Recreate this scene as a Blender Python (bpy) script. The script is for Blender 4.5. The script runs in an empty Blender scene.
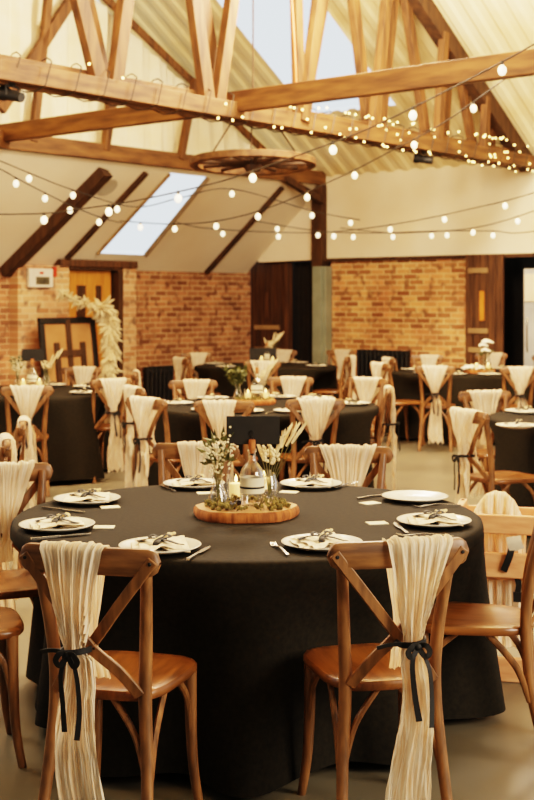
import bpy, bmesh, math, random
from mathutils import Vector, Matrix, noise as mnoise
random.seed(7)
PI = math.pi
sc = bpy.context.scene
COL = sc.collection
F, CX, HY, H = 1265.0, 267.0, 300.0, 1.58      # focal length in pixels, principal column, horizon row, eye height

# ------------------------------------------------------------------ materials
def lin(r, g, b):
    f = lambda c: (c/255/12.92) if c/255 <= .04045 else ((c/255+.055)/1.055)**2.4
    return (f(r), f(g), f(b), 1)

def newmat(name):
    m = bpy.data.materials.new(name); m.use_nodes = True
    nt = m.node_tree; p = nt.nodes['Principled BSDF']
    return m, nt, p

def noisy(name, c1, c2, rough=.6, scale=(1, 1, 1), nscale=6, detail=4, bump=0.0, metallic=0, sheen=0, spec=.5, bdist=.01):
    m, nt, p = newmat(name)
    tc = nt.nodes.new('ShaderNodeTexCoord'); mp = nt.nodes.new('ShaderNodeMapping')
    mp.inputs['Scale'].default_value = scale
    n = nt.nodes.new('ShaderNodeTexNoise'); n.inputs['Scale'].default_value = nscale; n.inputs['Detail'].default_value = detail
    cr = nt.nodes.new('ShaderNodeValToRGB')
    cr.color_ramp.elements[0].color = c1; cr.color_ramp.elements[1].color = c2
    cr.color_ramp.elements[0].position = .32; cr.color_ramp.elements[1].position = .68
    L = nt.links.new
    L(tc.outputs['Object'], mp.inputs[0]); L(mp.outputs[0], n.inputs[0]); L(n.outputs['Fac'], cr.inputs[0]); L(cr.outputs[0], p.inputs['Base Color'])
    p.inputs['Roughness'].default_value = rough; p.inputs['Metallic'].default_value = metallic
    p.inputs['Specular IOR Level'].default_value = spec
    if sheen: p.inputs['Sheen Weight'].default_value = sheen
    if bump:
        b = nt.nodes.new('ShaderNodeBump'); b.inputs['Strength'].default_value = bump; b.inputs['Distance'].default_value = bdist
        L(n.outputs['Fac'], b.inputs['Height']); L(b.outputs[0], p.inputs['Normal'])
    return m

def brickmat(name, axis, c1, c2, mortar, sc_=1.0):
    m, nt, p = newmat(name); L = nt.links.new
    tc = nt.nodes.new('ShaderNodeTexCoord'); sp = nt.nodes.new('ShaderNodeSeparateXYZ'); cb = nt.nodes.new('ShaderNodeCombineXYZ')
    L(tc.outputs['Object'], sp.inputs[0]); L(sp.outputs[axis], cb.inputs[0]); L(sp.outputs['Z'], cb.inputs[1])
    b = nt.nodes.new('ShaderNodeTexBrick')
    b.inputs['Scale'].default_value = sc_; b.inputs['Brick Width'].default_value = .225; b.inputs['Row Height'].default_value = .078
    b.inputs['Mortar Size'].default_value = .009; b.inputs['Mortar Smooth'].default_value = .3; b.inputs['Bias'].default_value = -.1
    b.inputs['Color1'].default_value = c1; b.inputs['Color2'].default_value = c2; b.inputs['Mortar'].default_value = mortar
    L(cb.outputs[0], b.inputs['Vector'])
    n = nt.nodes.new('ShaderNodeTexNoise'); n.inputs['Scale'].default_value = 2.2; n.inputs['Detail'].default_value = 5
    L(cb.outputs[0], n.inputs['Vector'])
    n2 = nt.nodes.new('ShaderNodeTexNoise'); n2.inputs['Scale'].default_value = 7.5; n2.inputs['Detail'].default_value = 1
    L(cb.outputs[0], n2.inputs['Vector'])
    mx = nt.nodes.new('ShaderNodeMix'); mx.data_type = 'RGBA'; mx.blend_type = 'OVERLAY'; mx.inputs['Factor'].default_value = .75
    L(b.outputs['Color'], mx.inputs['A']); L(n.outputs['Fac'], mx.inputs['B'])
    hs = nt.nodes.new('ShaderNodeMix'); hs.data_type = 'RGBA'; hs.blend_type = 'MIX'; hs.inputs['B'].default_value = (c1[0]*.35, c1[1]*.35, c1[2]*.4, 1)
    cr = nt.nodes.new('ShaderNodeValToRGB'); cr.color_ramp.elements[0].position = .55; cr.color_ramp.elements[1].position = .72
    L(n2.outputs['Fac'], cr.inputs[0]); L(cr.outputs[0], hs.inputs['Factor'])
    hsv = nt.nodes.new('ShaderNodeHueSaturation'); hsv.inputs['Saturation'].default_value = .95
    L(mx.outputs['Result'], hs.inputs['A']); L(hs.outputs['Result'], hsv.inputs['Color']); L(hsv.outputs[0], p.inputs['Base Color'])
    p.inputs['Roughness'].default_value = .9
    bp = nt.nodes.new('ShaderNodeBump'); bp.inputs['Strength'].default_value = .6; bp.inputs['Distance'].default_value = .01; bp.invert = True
    L(b.outputs['Fac'], bp.inputs['Height']); L(bp.outputs[0], p.inputs['Normal'])
    return m

def emis(name, col, strength):
    m, nt, p = newmat(name)
    p.inputs['Base Color'].default_value = col; p.inputs['Emission Color'].default_value = col; p.inputs['Emission Strength'].default_value = strength
    return m

def gauze(name, c1, c2, tr=.3):
    m, nt, p = newmat(name); L = nt.links.new
    uv = nt.nodes.new('ShaderNodeUVMap'); mp = nt.nodes.new('ShaderNodeMapping'); mp.inputs['Scale'].default_value = (40, 7, 1)
    n = nt.nodes.new('ShaderNodeTexNoise'); n.inputs['Scale'].default_value = 1.0; n.inputs['Detail'].default_value = 4; n.inputs['Distortion'].default_value = .6
    cr = nt.nodes.new('ShaderNodeValToRGB'); cr.color_ramp.elements[0].color = c1; cr.color_ramp.elements[1].color = c2
    cr.color_ramp.elements[0].position = .25; cr.color_ramp.elements[1].position = .65
    b = nt.nodes.new('ShaderNodeBump'); b.inputs['Strength'].default_value = .9; b.inputs['Distance'].default_value = .008
    t = nt.nodes.new('ShaderNodeBsdfTranslucent'); ms = nt.nodes.new('ShaderNodeMixShader'); ms.inputs[0].default_value = tr
    out = nt.nodes['Material Output']
    L(uv.outputs[0], mp.inputs[0]); L(mp.outputs[0], n.inputs[0]); L(n.outputs['Fac'], cr.inputs[0]); L(cr.outputs[0], p.inputs['Base Color'])
    L(cr.outputs[0], t.inputs['Color']); L(n.outputs['Fac'], b.inputs['Height']); L(b.outputs[0], p.inputs['Normal'])
    L(p.outputs[0], ms.inputs[1]); L(t.outputs[0], ms.inputs[2]); L(ms.outputs[0], out.inputs['Surface'])
    p.inputs['Roughness'].default_value = .9; p.inputs['Specular IOR Level'].default_value = .1
    return m

def clear_glass(name, col=(1, 1, 1, 1), mixf=.82):
    m, nt, p = newmat(name); L = nt.links.new
    tr = nt.nodes.new('ShaderNodeBsdfTransparent'); tr.inputs[0].default_value = col
    fr = nt.nodes.new('ShaderNodeLayerWeight'); fr.inputs[0].default_value = .35
    gl = nt.nodes.new('ShaderNodeBsdfGlossy'); gl.inputs['Roughness'].default_value = .05; gl.inputs[0].default_value = (1, .97, .92, 1)
    ms = nt.nodes.new('ShaderNodeMixShader'); mt = nt.nodes.new('ShaderNodeMath'); mt.operation = 'MULTIPLY'; mt.inputs[1].default_value = mixf
    L(fr.outputs['Facing'], mt.inputs[0]); L(mt.outputs[0], ms.inputs[0]); L(tr.outputs[0], ms.inputs[1]); L(gl.outputs[0], ms.inputs[2])
    L(ms.outputs[0], nt.nodes['Material Output'].inputs['Surface'])
    return m

M = {}
M['wood'] = noisy('honey_wood', lin(92, 62, 36), lin(148, 102, 62), .42, (9, 9, 1.5), 4, 5, .12)
M['rail'] = noisy('rail_wood', lin(90, 60, 35), lin(146, 102, 63), .42, (1.5, 9, 9), 4, 5, .12)
M['seat'] = noisy('seat_wood', lin(88, 54, 27), lin(142, 90, 47), .30, (10, 1.3, 4), 3, 5, .06)
M['pale_wood'] = noisy('pale_beech', lin(206, 140, 96), lin(226, 166, 120), .5, (2, 2, 9), 4, 4, .05)
M['beam'] = noisy('roof_beam_wood', lin(78, 49, 27), lin(130, 90, 52), .7, (5, .8, 5), 3, 5, .2)
M['beamx'] = noisy('tie_beam_wood', lin(86, 54, 28), lin(140, 96, 54), .7, (.8, 5, 5), 3, 5, .2)
M['strut'] = noisy('roof_strut_wood', lin(72, 45, 23), lin(122, 82, 46), .7, (5, 5, .7), 3, 5, .2)
M['darkbeam'] = noisy('dark_beam_wood', lin(52, 34, 20), lin(84, 56, 32), .75, (4, 4, 1), 3, 4, .2)
M['slice'] = noisy('wood_slice_top', lin(150, 106, 62), lin(190, 146, 92), .7, (6, 6, 6), 3, 5, .1)
M['bark'] = noisy('bark', lin(120, 66, 30), lin(186, 112, 58), .85, (10, 10, 1.5), 5, 5, .6)
M['cloth'] = noisy('black_cloth', lin(30, 27, 21), lin(38, 34, 26), .85, (1, 1, 1), 60, 2, .05, spec=.13)
M['clothtop'] = M['cloth']
M['gauze'] = gauze('cream_gauze', lin(230, 190, 142), lin(253, 242, 222), .4)  # darker ramp colour paints golden shade into the gauze folds
M['ribbon'] = noisy('black_ribbon', lin(12, 12, 12), lin(20, 20, 20), .7, (1, 1, 1), 20, 2)
M['plate'] = noisy('white_ceramic', lin(204, 196, 180), lin(216, 208, 192), .22, (1, 1, 1), 8, 2)
M['platerim'] = noisy('plate_underside', lin(120, 120, 118), lin(140, 140, 138), .3, (1, 1, 1), 8, 2)
M['napkin'] = noisy('cream_napkin', lin(222, 202, 170), lin(238, 222, 196), .9, (1, 1, 1), 30, 3, .2)
M['card'] = noisy('cream_card', lin(222, 208, 176), lin(232, 220, 192), .8, (1, 1, 1), 10, 2)
M['steel'] = noisy('cutlery_steel', lin(190, 184, 172), lin(214, 208, 198), .22, (1, 1, 1), 8, 2, metallic=1)
M['fridge'] = noisy('fridge_steel', lin(196, 204, 208), lin(218, 224, 226), .35, (1, 1, 1), 3, 2, metallic=.4)
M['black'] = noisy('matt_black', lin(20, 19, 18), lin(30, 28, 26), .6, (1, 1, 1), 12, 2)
M['blackcard'] = noisy('black_card', lin(26, 24, 21), lin(34, 31, 27), .7, (1, 1, 1), 20, 2)
M['plaster'] = noisy('cream_plaster', lin(238, 216, 180), lin(246, 230, 202), .9, (1, 1, 1), 1.2, 4, .05)
M['panel'] = noisy('cream_panel', lin(236, 214, 182), lin(246, 230, 202), .85, (1, 1, 1), .8, 4, .03)
M['roof'] = noisy('white_roof_sheet', lin(238, 210, 156), lin(248, 228, 184), .7, (1, 1, 1), 1.5, 4)
M['floor'] = noisy('worn_concrete', lin(90, 84, 71), lin(122, 113, 94), .36, (1, 1, 1), .9, 8, .03)
M['brickL'] = brickmat('left_brick', 'Y', lin(182, 120, 78), lin(106, 62, 38), lin(196, 156, 114))
M['brickR'] = brickmat('back_brick', 'X', lin(226, 156, 94), lin(134, 76, 40), lin(228, 186, 132))
M['brickpale'] = brickmat('pale_brick', 'Y', lin(222, 170, 122), lin(180, 116, 74), lin(222, 186, 144))
M['curtain'] = noisy('white_curtain', lin(242, 224, 188), lin(248, 236, 208), .9, (1, 1, 1), 3, 3)
M['orange_door'] = noisy('orange_pine', lin(186, 116, 48), lin(214, 146, 68), .5, (8, 8, 1), 3, 4, .05)
M['dark_door'] = noisy('dark_barn_door', lin(48, 30, 17), lin(84, 54, 30), .7, (9, 9, .7), 3, 4, .2)
M['brown_door'] = noisy('brown_barn_door', lin(58, 37, 22), lin(104, 69, 42), .7, (9, 9, .7), 3, 4, .2)
M['bar'] = noisy('pale_bar', lin(140, 110, 76), lin(160, 130, 92), .7, (1, 1, 1), 6, 2)
M['greysteel'] = noisy('grey_green_paint', lin(126, 132, 114), lin(144, 148, 128), .5, (1, 1, 1), 4, 2)
M['glass'] = clear_glass('clear_glass')
M['bulbglass'] = emis('bulb_glow', lin(255, 232, 190), 2.2)
M['fairy'] = emis('fairy_glow', lin(255, 214, 130), 8.0)
M['wax'] = emis('candle_glow', lin(255, 214, 140), .55)
M['cord'] = noisy('dark_cord', lin(40, 32, 22), lin(56, 46, 34), .6, (1, 1, 1), 10, 2)
M['cork'] = noisy('cork', lin(160, 96, 52), lin(190, 122, 72), .9, (1, 1, 1), 60, 3, .2)
M['leaf'] = noisy('olive_leaf', lin(62, 66, 30), lin(104, 104, 52), .6, (1, 1, 1), 30, 2)
M['moss'] = noisy('dry_moss', lin(80, 74, 34), lin(140, 122, 66), .95, (1, 1, 1), 60, 3, .3)
M['bud'] = noisy('pale_bud', lin(222, 206, 164), lin(242, 230, 200), .8, (1, 1, 1), 30, 2)
M['pampas'] = noisy('dried_pampas', lin(222, 196, 150), lin(242, 224, 186), .9, (1, 1, 1), 30, 2)
M['petal'] = noisy('white_petal', lin(240, 228, 202), lin(250, 242, 226), .7, (1, 1, 1), 30, 2)
M['stem'] = noisy('green_stem', lin(96, 92, 48), lin(130, 120, 70), .7, (1, 1, 1), 30, 2)
M['dark_berry'] = noisy('dark_berry', lin(30, 22, 24), lin(48, 34, 34), .4, (1, 1, 1), 30, 2)
M['tan'] = noisy('tan_board', lin(166, 116, 70), lin(188, 138, 90), .7, (1, 1, 1), 3, 3)
M['red'] = noisy('red_plastic', lin(200, 50, 24), lin(214, 62, 30), .5, (1, 1, 1), 5, 2)
M['orange_cable'] = noisy('orange_cable', lin(226, 104, 58), lin(236, 120, 70), .6, (1, 1, 1), 5, 2)
M['white'] = noisy('white_plastic', lin(232, 222, 204), lin(240, 232, 216), .5, (1, 1, 1), 5, 2)
M['pic'] = noisy('photo_print', lin(60, 56, 44), lin(120, 110, 80), .5, (1, 1, 1), 14, 4)
M['grey'] = noisy('grey_grille', lin(176, 164, 142), lin(188, 176, 154), .8, (1, 1, 1), 60, 2)
M['dimglass'] = noisy('amber_slit', lin(190, 112, 40), lin(220, 140, 60), .4, (1, 1, 1), 6, 2)  # plain amber colour painted in for the glow of the door slit
M['strap'] = noisy('white_strap', lin(196, 182, 160), lin(206, 194, 172), .8, (1, 1, 1), 20, 2)

def skymat():
    m, nt, p = newmat('skylight_sheet'); L = nt.links.new
    tr = nt.nodes.new('ShaderNodeBsdfTransparent'); tr.inputs[0].default_value = (.97, .98, 1, 1)
    tl = nt.nodes.new('ShaderNodeBsdfTranslucent'); tl.inputs[0].default_value = (.9, .95, 1, 1)
    ms = nt.nodes.new('ShaderNodeMixShader'); ms.inputs[0].default_value = .12
    L(tr.outputs[0], ms.inputs[1]); L(tl.outputs[0], ms.inputs[2]); L(ms.outputs[0], nt.nodes['Material Output'].inputs['Surface'])
    return m
M['sky'] = skymat()

# ------------------------------------------------------------------ mesh helpers
def box(bm, c, s, mat=None, rot=None, mi=0):
    g = bmesh.ops.create_cube(bm, size=1)
    T = Matrix.Translation(Vector(c)) @ (rot.to_4x4() if rot else Matrix.Identity(4)) @ Matrix.Diagonal((s[0], s[1], s[2], 1))
    bmesh.ops.transform(bm, matrix=T, verts=g['verts'])
    if mi:
        fs = {f for v in g['verts'] for f in v.link_faces}
        for f in fs: f.material_index = mi
    return g['verts']

def spline(pts, n=6):
    P_ = [Vector(p) for p in pts]
    if len(P_) < 3: 
        return [P_[0].lerp(P_[-1], i/n) for i in range(n+1)]
    out = []
    for i in range(len(P_)-1):
        p0 = P_[max(i-1, 0)]; p1 = P_[i]; p2 = P_[i+1]; p3 = P_[min(i+2, len(P_)-1)]
        for k in range(n):
            t = k/n
            out.append(.5*((2*p1)+(-p0+p2)*t+(2*p0-5*p1+4*p2-p3)*t*t+(-p0+3*p1-3*p2+p3)*t**3))
    out.append(P_[-1]); return out

def lerp_list(vals, n_out):
    out = []
    for i in range(n_out):
        x = i/(n_out-1)*(len(vals)-1); k = min(int(x), len(vals)-2) if len(vals) > 1 else 0
        if len(vals) == 1: out.append(vals[0]); continue
        f = x-k; a, b = vals[k], vals[k+1]
        out.append(a+(b-a)*f if not isinstance(a, tuple) else tuple(p+(q-p)*f for p, q in zip(a, b)))
    return out

def sweep(bm, pts, radii, seg=8, ref=(0, 1, 0), smooth_n=6, rect=False, mi=0):
    """tube / strip along a spline; radii: numbers or (a, b) half sizes, a along ref-perpendicular, b along ref"""
    ps = spline(pts, smooth_n) if smooth_n > 0 else [Vector(p) for p in pts]
    rs = lerp_list(list(radii), len(ps)); ref = Vector(ref); rings = []
    for i, p in enumerate(ps):
        t = (ps[min(i+1, len(ps)-1)]-ps[max(i-1, 0)])
        t = t.normalized() if t.length > 1e-9 else Vector((0, 0, 1))
        r0 = ref if abs(t.dot(ref.normalized())) < .97 else Vector((1, 0, 0))
        a = t.cross(r0).normalized(); b = a.cross(t).normalized()
        ra, rb = (rs[i] if isinstance(rs[i], tuple) else (rs[i], rs[i]))
        if rect:
            offs = [(-1, -1), (1, -1), (1, 1), (-1, 1)]
        else:
            offs = [(math.cos(2*PI*k/seg), math.sin(2*PI*k/seg)) for k in range(seg)]
        rings.append([bm.verts.new(p+a*ra*u+b*rb*v) for u, v in offs])
    for i in range(len(rings)-1):
        n = len(rings[i])
        for k in range(n):
            f = bm.faces.new((rings[i][k], rings[i][(k+1) % n], rings[i+1][(k+1) % n], rings[i+1][k])); f.material_index = mi
    f = bm.faces.new(list(reversed(rings[0]))); f.material_index = mi
    f = bm.faces.new(rings[-1]); f.material_index = mi
    return rings

def lathe(bm, prof, seg=24, c=(0, 0, 0), mi=0, cap=True):
    rings = []
    for r, z in prof:
        if r < 1e-5: rings.append([bm.verts.new((c[0], c[1], c[2]+z))])
        else: rings.append([bm.verts.new((c[0]+r*math.cos(2*PI*k/seg), c[1]+r*math.sin(2*PI*k/seg), c[2]+z)) for k in range(seg)])
    for A, B_ in zip(rings, rings[1:]):
        for k in range(seg):
            q = [A[k % len(A)], A[(k+1) % len(A)], B_[(k+1) % len(B_)], B_[k % len(B_)]]
            q = list(dict.fromkeys(q))
            if len(q) >= 3:
                f = bm.faces.new(q); f.material_index = mi

def ball(bm, c, r, seg=10, sc_=(1, 1, 1), mi=0):
    g = bmesh.ops.create_uvsphere(bm, u_segments=seg, v_segments=max(5, seg*2//3), radius=r)
    bmesh.ops.transform(bm, matrix=Matrix.Translation(Vector(c)) @ Matrix.Diagonal((*sc_, 1)), verts=g['verts'])
    if mi:
        for f in {f for v in g['verts'] for f in v.link_faces}: f.material_index = mi

def link(name, bm, mats, parent=None, smooth=True, bevel=0, loc=None, rotz=0, angle=40, bseg=2):
    bmesh.ops.recalc_face_normals(bm, faces=bm.faces[:])
    me = bpy.data.meshes.new(name); bm.to_mesh(me); bm.free()
    o = bpy.data.objects.new(name, me); COL.objects.link(o)
    for m in (mats if isinstance(mats, (list, tuple)) else [mats]): me.materials.append(m)
    if smooth:
        for p in me.polygons: p.use_smooth = True
        try: me.set_sharp_from_angle(angle=math.radians(angle))
        except Exception: pass
    if bevel:
        b = o.modifiers.new('bevel', 'BEVEL'); b.width = bevel; b.segments = bseg; b.limit_method = 'ANGLE'; b.angle_limit = math.radians(40)
    if parent: o.parent = parent
    if loc is not None: o.location = loc
    if rotz: o.rotation_euler.z = rotz
    return o

def tag(o, label, cat=None, group=None, kind=None):
    o['label'] = label
    if cat: o['category'] = cat
    if group: o['group'] = group
    if kind: o['kind'] = kind
    return o

def thing(name, label, cat, loc=(0, 0, 0), rotz=0, group=None):
    o = bpy.data.objects.new(name, None); COL.objects.link(o); o.empty_display_size = .1
    o.location = loc; o.rotation_euler.z = rotz
    return tag(o, label, cat, group)

def dup(root, loc, rotz, label, cat, group=None):
    r = root.copy(); COL.objects.link(r); r.location = loc; r.rotation_euler = (0, 0, rotz)
    r['label'] = label; r['category'] = cat
    if group: r['group'] = group
    for ch in list(root.children):
        c = ch.copy(); COL.objects.link(c); c.parent = r
        for g in ch.children:
            d = g.copy(); COL.objects.link(d); d.parent = c
    return r

# ------------------------------------------------------------------ the building frame: origin at the corner post, x along the back wall, y into the wall
PX, PY, ROT = .826, 19.0, math.radians(-40)
RB = Matrix.Rotation(ROT, 3, 'Z')
PB = Vector((PX, PY, 0))
def W(x, y, z): return PB + RB @ Vector((x, y, z))
def ray(px, py):
    d = RB.transposed() @ Vector(((px-CX)/F, 1, (HY-py)/F)); o = RB.transposed() @ (Vector((0, 0, H))-PB)
    return o, d
def on_x(px, py, x):
    o, d = ray(px, py); return o+d*((x-o.x)/d.x)
def on_y(px, py, y):
    o, d = ray(px, py); return o+d*((y-o.y)/d.y)
def on_plane(px, py, p0, n):
    o, d = ray(px, py); n = Vector(n); return o+d*((Vector(p0)-o).dot(n)/d.dot(n))
def blink(name, bm, mats, parent=None, **k):
    if parent is None: return link(name, bm, mats, None, loc=PB, rotz=ROT, **k)
    return link(name, bm, mats, parent, **k)
def bthing(name, label, cat, group=None): return thing(name, label, cat, PB, ROT, group)
def struct(name, bm, mats, label, **k):
    o = blink(name, bm, mats, **k); o['label'] = label; o['kind'] = 'structure'; return o
def quad(bm, pts, mi=0):
    f = bm.faces.new([bm.verts.new(p) for p in pts]); f.material_index = mi; return f
def spt(Z, px, py): return Vector(((px-CX)/F*Z, Z, H+(HY-py)/F*Z))
def on_z(px, py, z): 
    Z = (H-z)*F/(py-HY); return Vector(((px-CX)/F*Z, Z, z))

XL, EZ = -1.5, 2.0           # left wall and its eave height
ZB = 3.30                    # tie beam level
RS = .66                     # roof pitch
SL = (ZB-EZ)/1.5             # aisle slope

# floor
bm = bmesh.new(); quad(bm, [(-20, -4, 0), (20, -4, 0), (20, 26, 0), (-20, 26, 0)])
fl = link('floor', bm, M['floor']); fl['label'] = 'worn grey beige concrete floor'; fl['kind'] = 'structure'

# left brick wall
bm = bmesh.new(); box(bm, (XL-.15, -9.9, EZ/2+.02), (.3, 20, EZ+.06))
struct('wall_left', bm, M['brickL'], 'low red brick wall under the sloped cream ceiling on the left')
# door bay, a slightly proud piece of paler brick with a timber lintel
a = on_x(18, 300, XL+.17).y; b = on_x(136, 300, XL+.17).y
d0 = on_x(69, 300, XL+.17).y; d1 = on_x(123, 300, XL+.17).y
bm = bmesh.new()
box(bm, (XL+.085, (a+d0)/2, 1.02), (.17, abs(d0-a), 2.04)); box(bm, (XL+.085, (b+d1)/2, 1.02), (.17, abs(b-d1), 2.04))
struct('trim_1', bm, M['brickpale'], 'pale brick piers either side of the pine door')
l0 = on_x(60, 300, XL+.19).y
bm = bmesh.new(); box(bm, (XL+.10, (l0+b)/2, 2.075), (.22, abs(b-l0), .10))
struct('trim_2', bm, M['brown_door'], 'weathered brown timber lintel above the pine door', bevel=.01)
# pine door
bm = bmesh.new(); box(bm, (XL+.05, (d0+d1)/2-.06, .99), (.05, abs(d1-d0)-.16, 1.98))
door = struct('door_1', bm, M['orange_door'], 'orange pine door behind the pampas garland', bevel=.005)
for k in (0, 1):
    bm = bmesh.new(); y = d0+(d1-d0)*(.30 if k == 0 else .62)
    box(bm, (XL+.078, y, 1.52), (.012, .16 if k == 0 else .10, .52)); blink('glass_slit', bm, M['dark_door'], door).matrix_parent_inverse = Matrix.Identity(4)
bm = bmesh.new(); box(bm, (XL+.09, d1-.045, 1.0), (.18, .09, 2.0)); box(bm, (XL+.09, (d0+d1)/2, 2.005), (.18, d1-d0, .04))
struct('trim_3', bm, M['darkbeam'], 'dark timber frame of the pine door', bevel=.004)

# aisle slope with its skylight hole
def slope(x): return EZ+(x-XL)*SL
N_S = (-SL, 0, 1)
def on_slope(px, py): return on_plane(px, py, (XL, 0, EZ), N_S)
x0s = on_slope(120, 254).x; x1s = -.06
def edge_y(pt, pb): return on_slope(*pb).y, on_slope(*pt).y          # where an edge stands at the eave end and at the top end
eA = edge_y((164, 180), (96, 254)); eB = edge_y((205, 181), (146, 254))
def ye(e, x): return e[0]+(e[1]-e[0])*(x-x0s)/(x1s-x0s)
bm = bmesh.new(); xs = [XL-.05, x0s, x1s, .02]
lines = [lambda x: -16, lambda x: ye(eA, x), lambda x: ye(eB, x), lambda x: 0]
for i in range(3):
    for j in range(3):
        if i == 1 and j == 1: continue
        a_, b_, f_, g_ = xs[j], xs[j+1], lines[i], lines[i+1]
        quad(bm, [(a_, f_(a_), slope(a_)), (b_, f_(b_), slope(b_)), (b_, g_(b_), slope(b_)), (a_, g_(a_), slope(a_))])
bmesh.ops.remove_doubles(bm, verts=bm.verts[:], dist=1e-4)
struct('ceiling_left', bm, M['panel'], 'sloped cream ceiling panels above the left brick wall', smooth=False)
bm = bmesh.new(); quad(bm, [(x0s, eA[0], slope(x0s)+.05), (x1s, eA[1], slope(x1s)+.05), (x1s, eB[1], slope(x1s)+.05), (x0s, eB[0], slope(x0s)+.05)])
win = struct('window_1', bm, M['sky'], 'bright blue white skylight strip in the sloped left ceiling', smooth=False)
bm = bmesh.new()
for e in (eA, eB):
    sweep(bm, [(x0s, e[0], slope(x0s)-.01), (x1s, e[1], slope(x1s)-.01)], [(.012, .03)], rect=True, smooth_n=1, ref=(0, 0, 1))
wf = link('window_frame', bm, M['bar'], win, smooth=False)

# rafters below the slope
def rafter(px0, py0, px1, py1, w, d, mat, label, s0=.19):
    q0, q1 = on_slope(px0, py0), on_slope(px1, py1); sl_ = (q1.y-q0.y)/(q1.x-q0.x); yy = lambda x: q0.y+sl_*(x-q0.x)
    bm = bmesh.new(); sweep(bm, [(XL+s0, yy(XL+s0), slope(XL+s0)-d/2-.003), (-.06, yy(-.06), slope(-.06)-d/2-.003)], [(w/2, d/2)], rect=True, smooth_n=1, ref=(0, 0, 1))
    tag(blink('rafter', bm, mat, smooth=False, bevel=.006), label, 'rafter', 'dark rafters under the left ceiling')
rafter(8, 265, 98, 174, .20, .14, M['darkbeam'], 'thick dark rafter, nearest on the sloped left ceiling', .0)
rafter(56, 268, 140, 177, .07, .06, M['darkbeam'], 'thin dark rafter just left of the aisle skylight')
rafter(206, 271, 278, 190, .07, .06, M['darkbeam'], 'thin dark rafter on sloped ceiling right of the aisle skylight', .03)
v = on_slope(107, 187)
bm = bmesh.new()
lathe(bm, [(0, 0), (.10, 0), (.13, -.008), (.15, -.004), (.15, .02)], 24)
o = tag(blink('ceiling_speaker', bm, M['grey']), 'round grey ceiling speaker set in the sloped panel between dark rafters', 'speaker')
o.matrix_world = Matrix.Translation(W(v.x, v.y, v.z-.004)) @ Matrix.Rotation(ROT, 4, 'Z') @ Matrix.Rotation(-math.atan(SL), 4, 'Y')

# back wall pieces: x positions from the picture columns
bx = lambda px: on_y(px, 300, 0).x
WT = 2.17
x_br0, x_br1, x_d1, x_end = bx(331), bx(467), bx(506), 9.0
bm = bmesh.new(); box(bm, ((x_br0+x_br1)/2, .15, WT/2), (x_br1-x_br0, .3, WT))
struct('wall_back', bm, M['brickR'], 'orange brick back wall between grey post and barn door')
bm = bmesh.new(); box(bm, (4.4, .12, (WT+3.5)/2+.02), (9.2, .24, 3.5-WT))
struct('wall_upper', bm, M['plaster'], 'plain cream plaster band above the back brick wall')
bm = bmesh.new(); box(bm, (4.4, -.02, WT+.005), (9.0, .06, .05))
struct('trim_4', bm, M['darkbeam'], 'thin dark ledge along the top of the back brick wall')
# aisle gable over the dark doors
bm = bmesh.new(); pr = [(XL, 2.19), (.0, 2.19), (.0, slope(0)+.03), (XL+.24, slope(XL+.24)+.03)]
pr[0] = (XL+.24, 2.17); f0 = [bm.verts.new((x, .0, z)) for x, z in pr]; f1 = [bm.verts.new((x, .2, z)) for x, z in pr]
bm.faces.new(f0); bm.faces.new(f1)
for i in range(4): bm.faces.new((f0[i], f0[(i+1) % 4], f1[(i+1) % 4], f1[i]))
struct('wall_gable', bm, M['panel'], 'cream plaster gable above the dark doors left of the corner post', smooth=False)

def barn_door(name, x0, x1, y, z1, mat, label, slit, bars, post=None):
    bm = bmesh.new(); n = 5; w = (x1-x0)/n
    for i in range(n): box(bm, (x0+w*(i+.5), y, z1/2), (w-.008, .05, z1))
    d = struct(name, bm, mat, label, bevel=.004)
    for (z, a_, b_) in bars:
        q = bmesh.new(); box(q, (x0+(x1-x0)*(a_+b_)/2, y-.035, z), ((x1-x0)*(b_-a_), .025, .07)); link('cross_bar', q, M['bar'], d, bevel=.004)
    if slit:
        q = bmesh.new(); box(q, (x0+(x1-x0)*slit, y-.03, 1.50), (.07, .02, .40)); link('slit_window', q, M['dimglass'] if name == 'door_4' else M['brown_door'], d)
    return d
# left dark doors (between the left wall and the post)
barn_door('door_2', XL+.02, bx(283), .12, 2.17, M['dark_door'], 'dark barn door at the far corner, left of the grey post', .45, [(1.15, .1, .8), (.80, .1, .8)])
barn_door('door_3', bx(286), bx(311), .22, 2.17, M['black'], 'plain near black door leaf beside the grey post', None, [])
bm = bmesh.new(); box(bm, (bx(284.5), .10, 1.085), (.07, .12, 2.17)); struct('trim_5', bm, M['brown_door'], 'narrow brown post between the two dark doors', bevel=.005)
bm = bmesh.new(); box(bm, (bx(314), .12, 1.085), (.16, .12, 2.17)); struct('trim_6', bm, M['brown_door'], 'brown door jamb just left of the grey post', bevel=.005)
# right barn door
barn_door('door_4', x_br1+.02, x_d1, -.06, 2.2, M['brown_door'], 'brown plank barn door with pale bars at right of the brick wall', .46, [(1.98, .1, .62), (1.16, .1, .62), (.90, .1, .62)])
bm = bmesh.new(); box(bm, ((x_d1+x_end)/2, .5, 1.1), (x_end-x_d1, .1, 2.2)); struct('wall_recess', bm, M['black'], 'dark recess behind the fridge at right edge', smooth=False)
bm = bmesh.new(); box(bm, ((XL+5.2)/2-.5, .62, 1.1), (5.2-XL, .08, 2.3)); box(bm, (4.6, .62, 1.1), (9, .08, 2.3)); struct('wall_passage', bm, M['black'], 'unlit passage wall seen through gaps beside the dark doors', smooth=False)  # black backing added to block the bright sky in the door gaps
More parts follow.
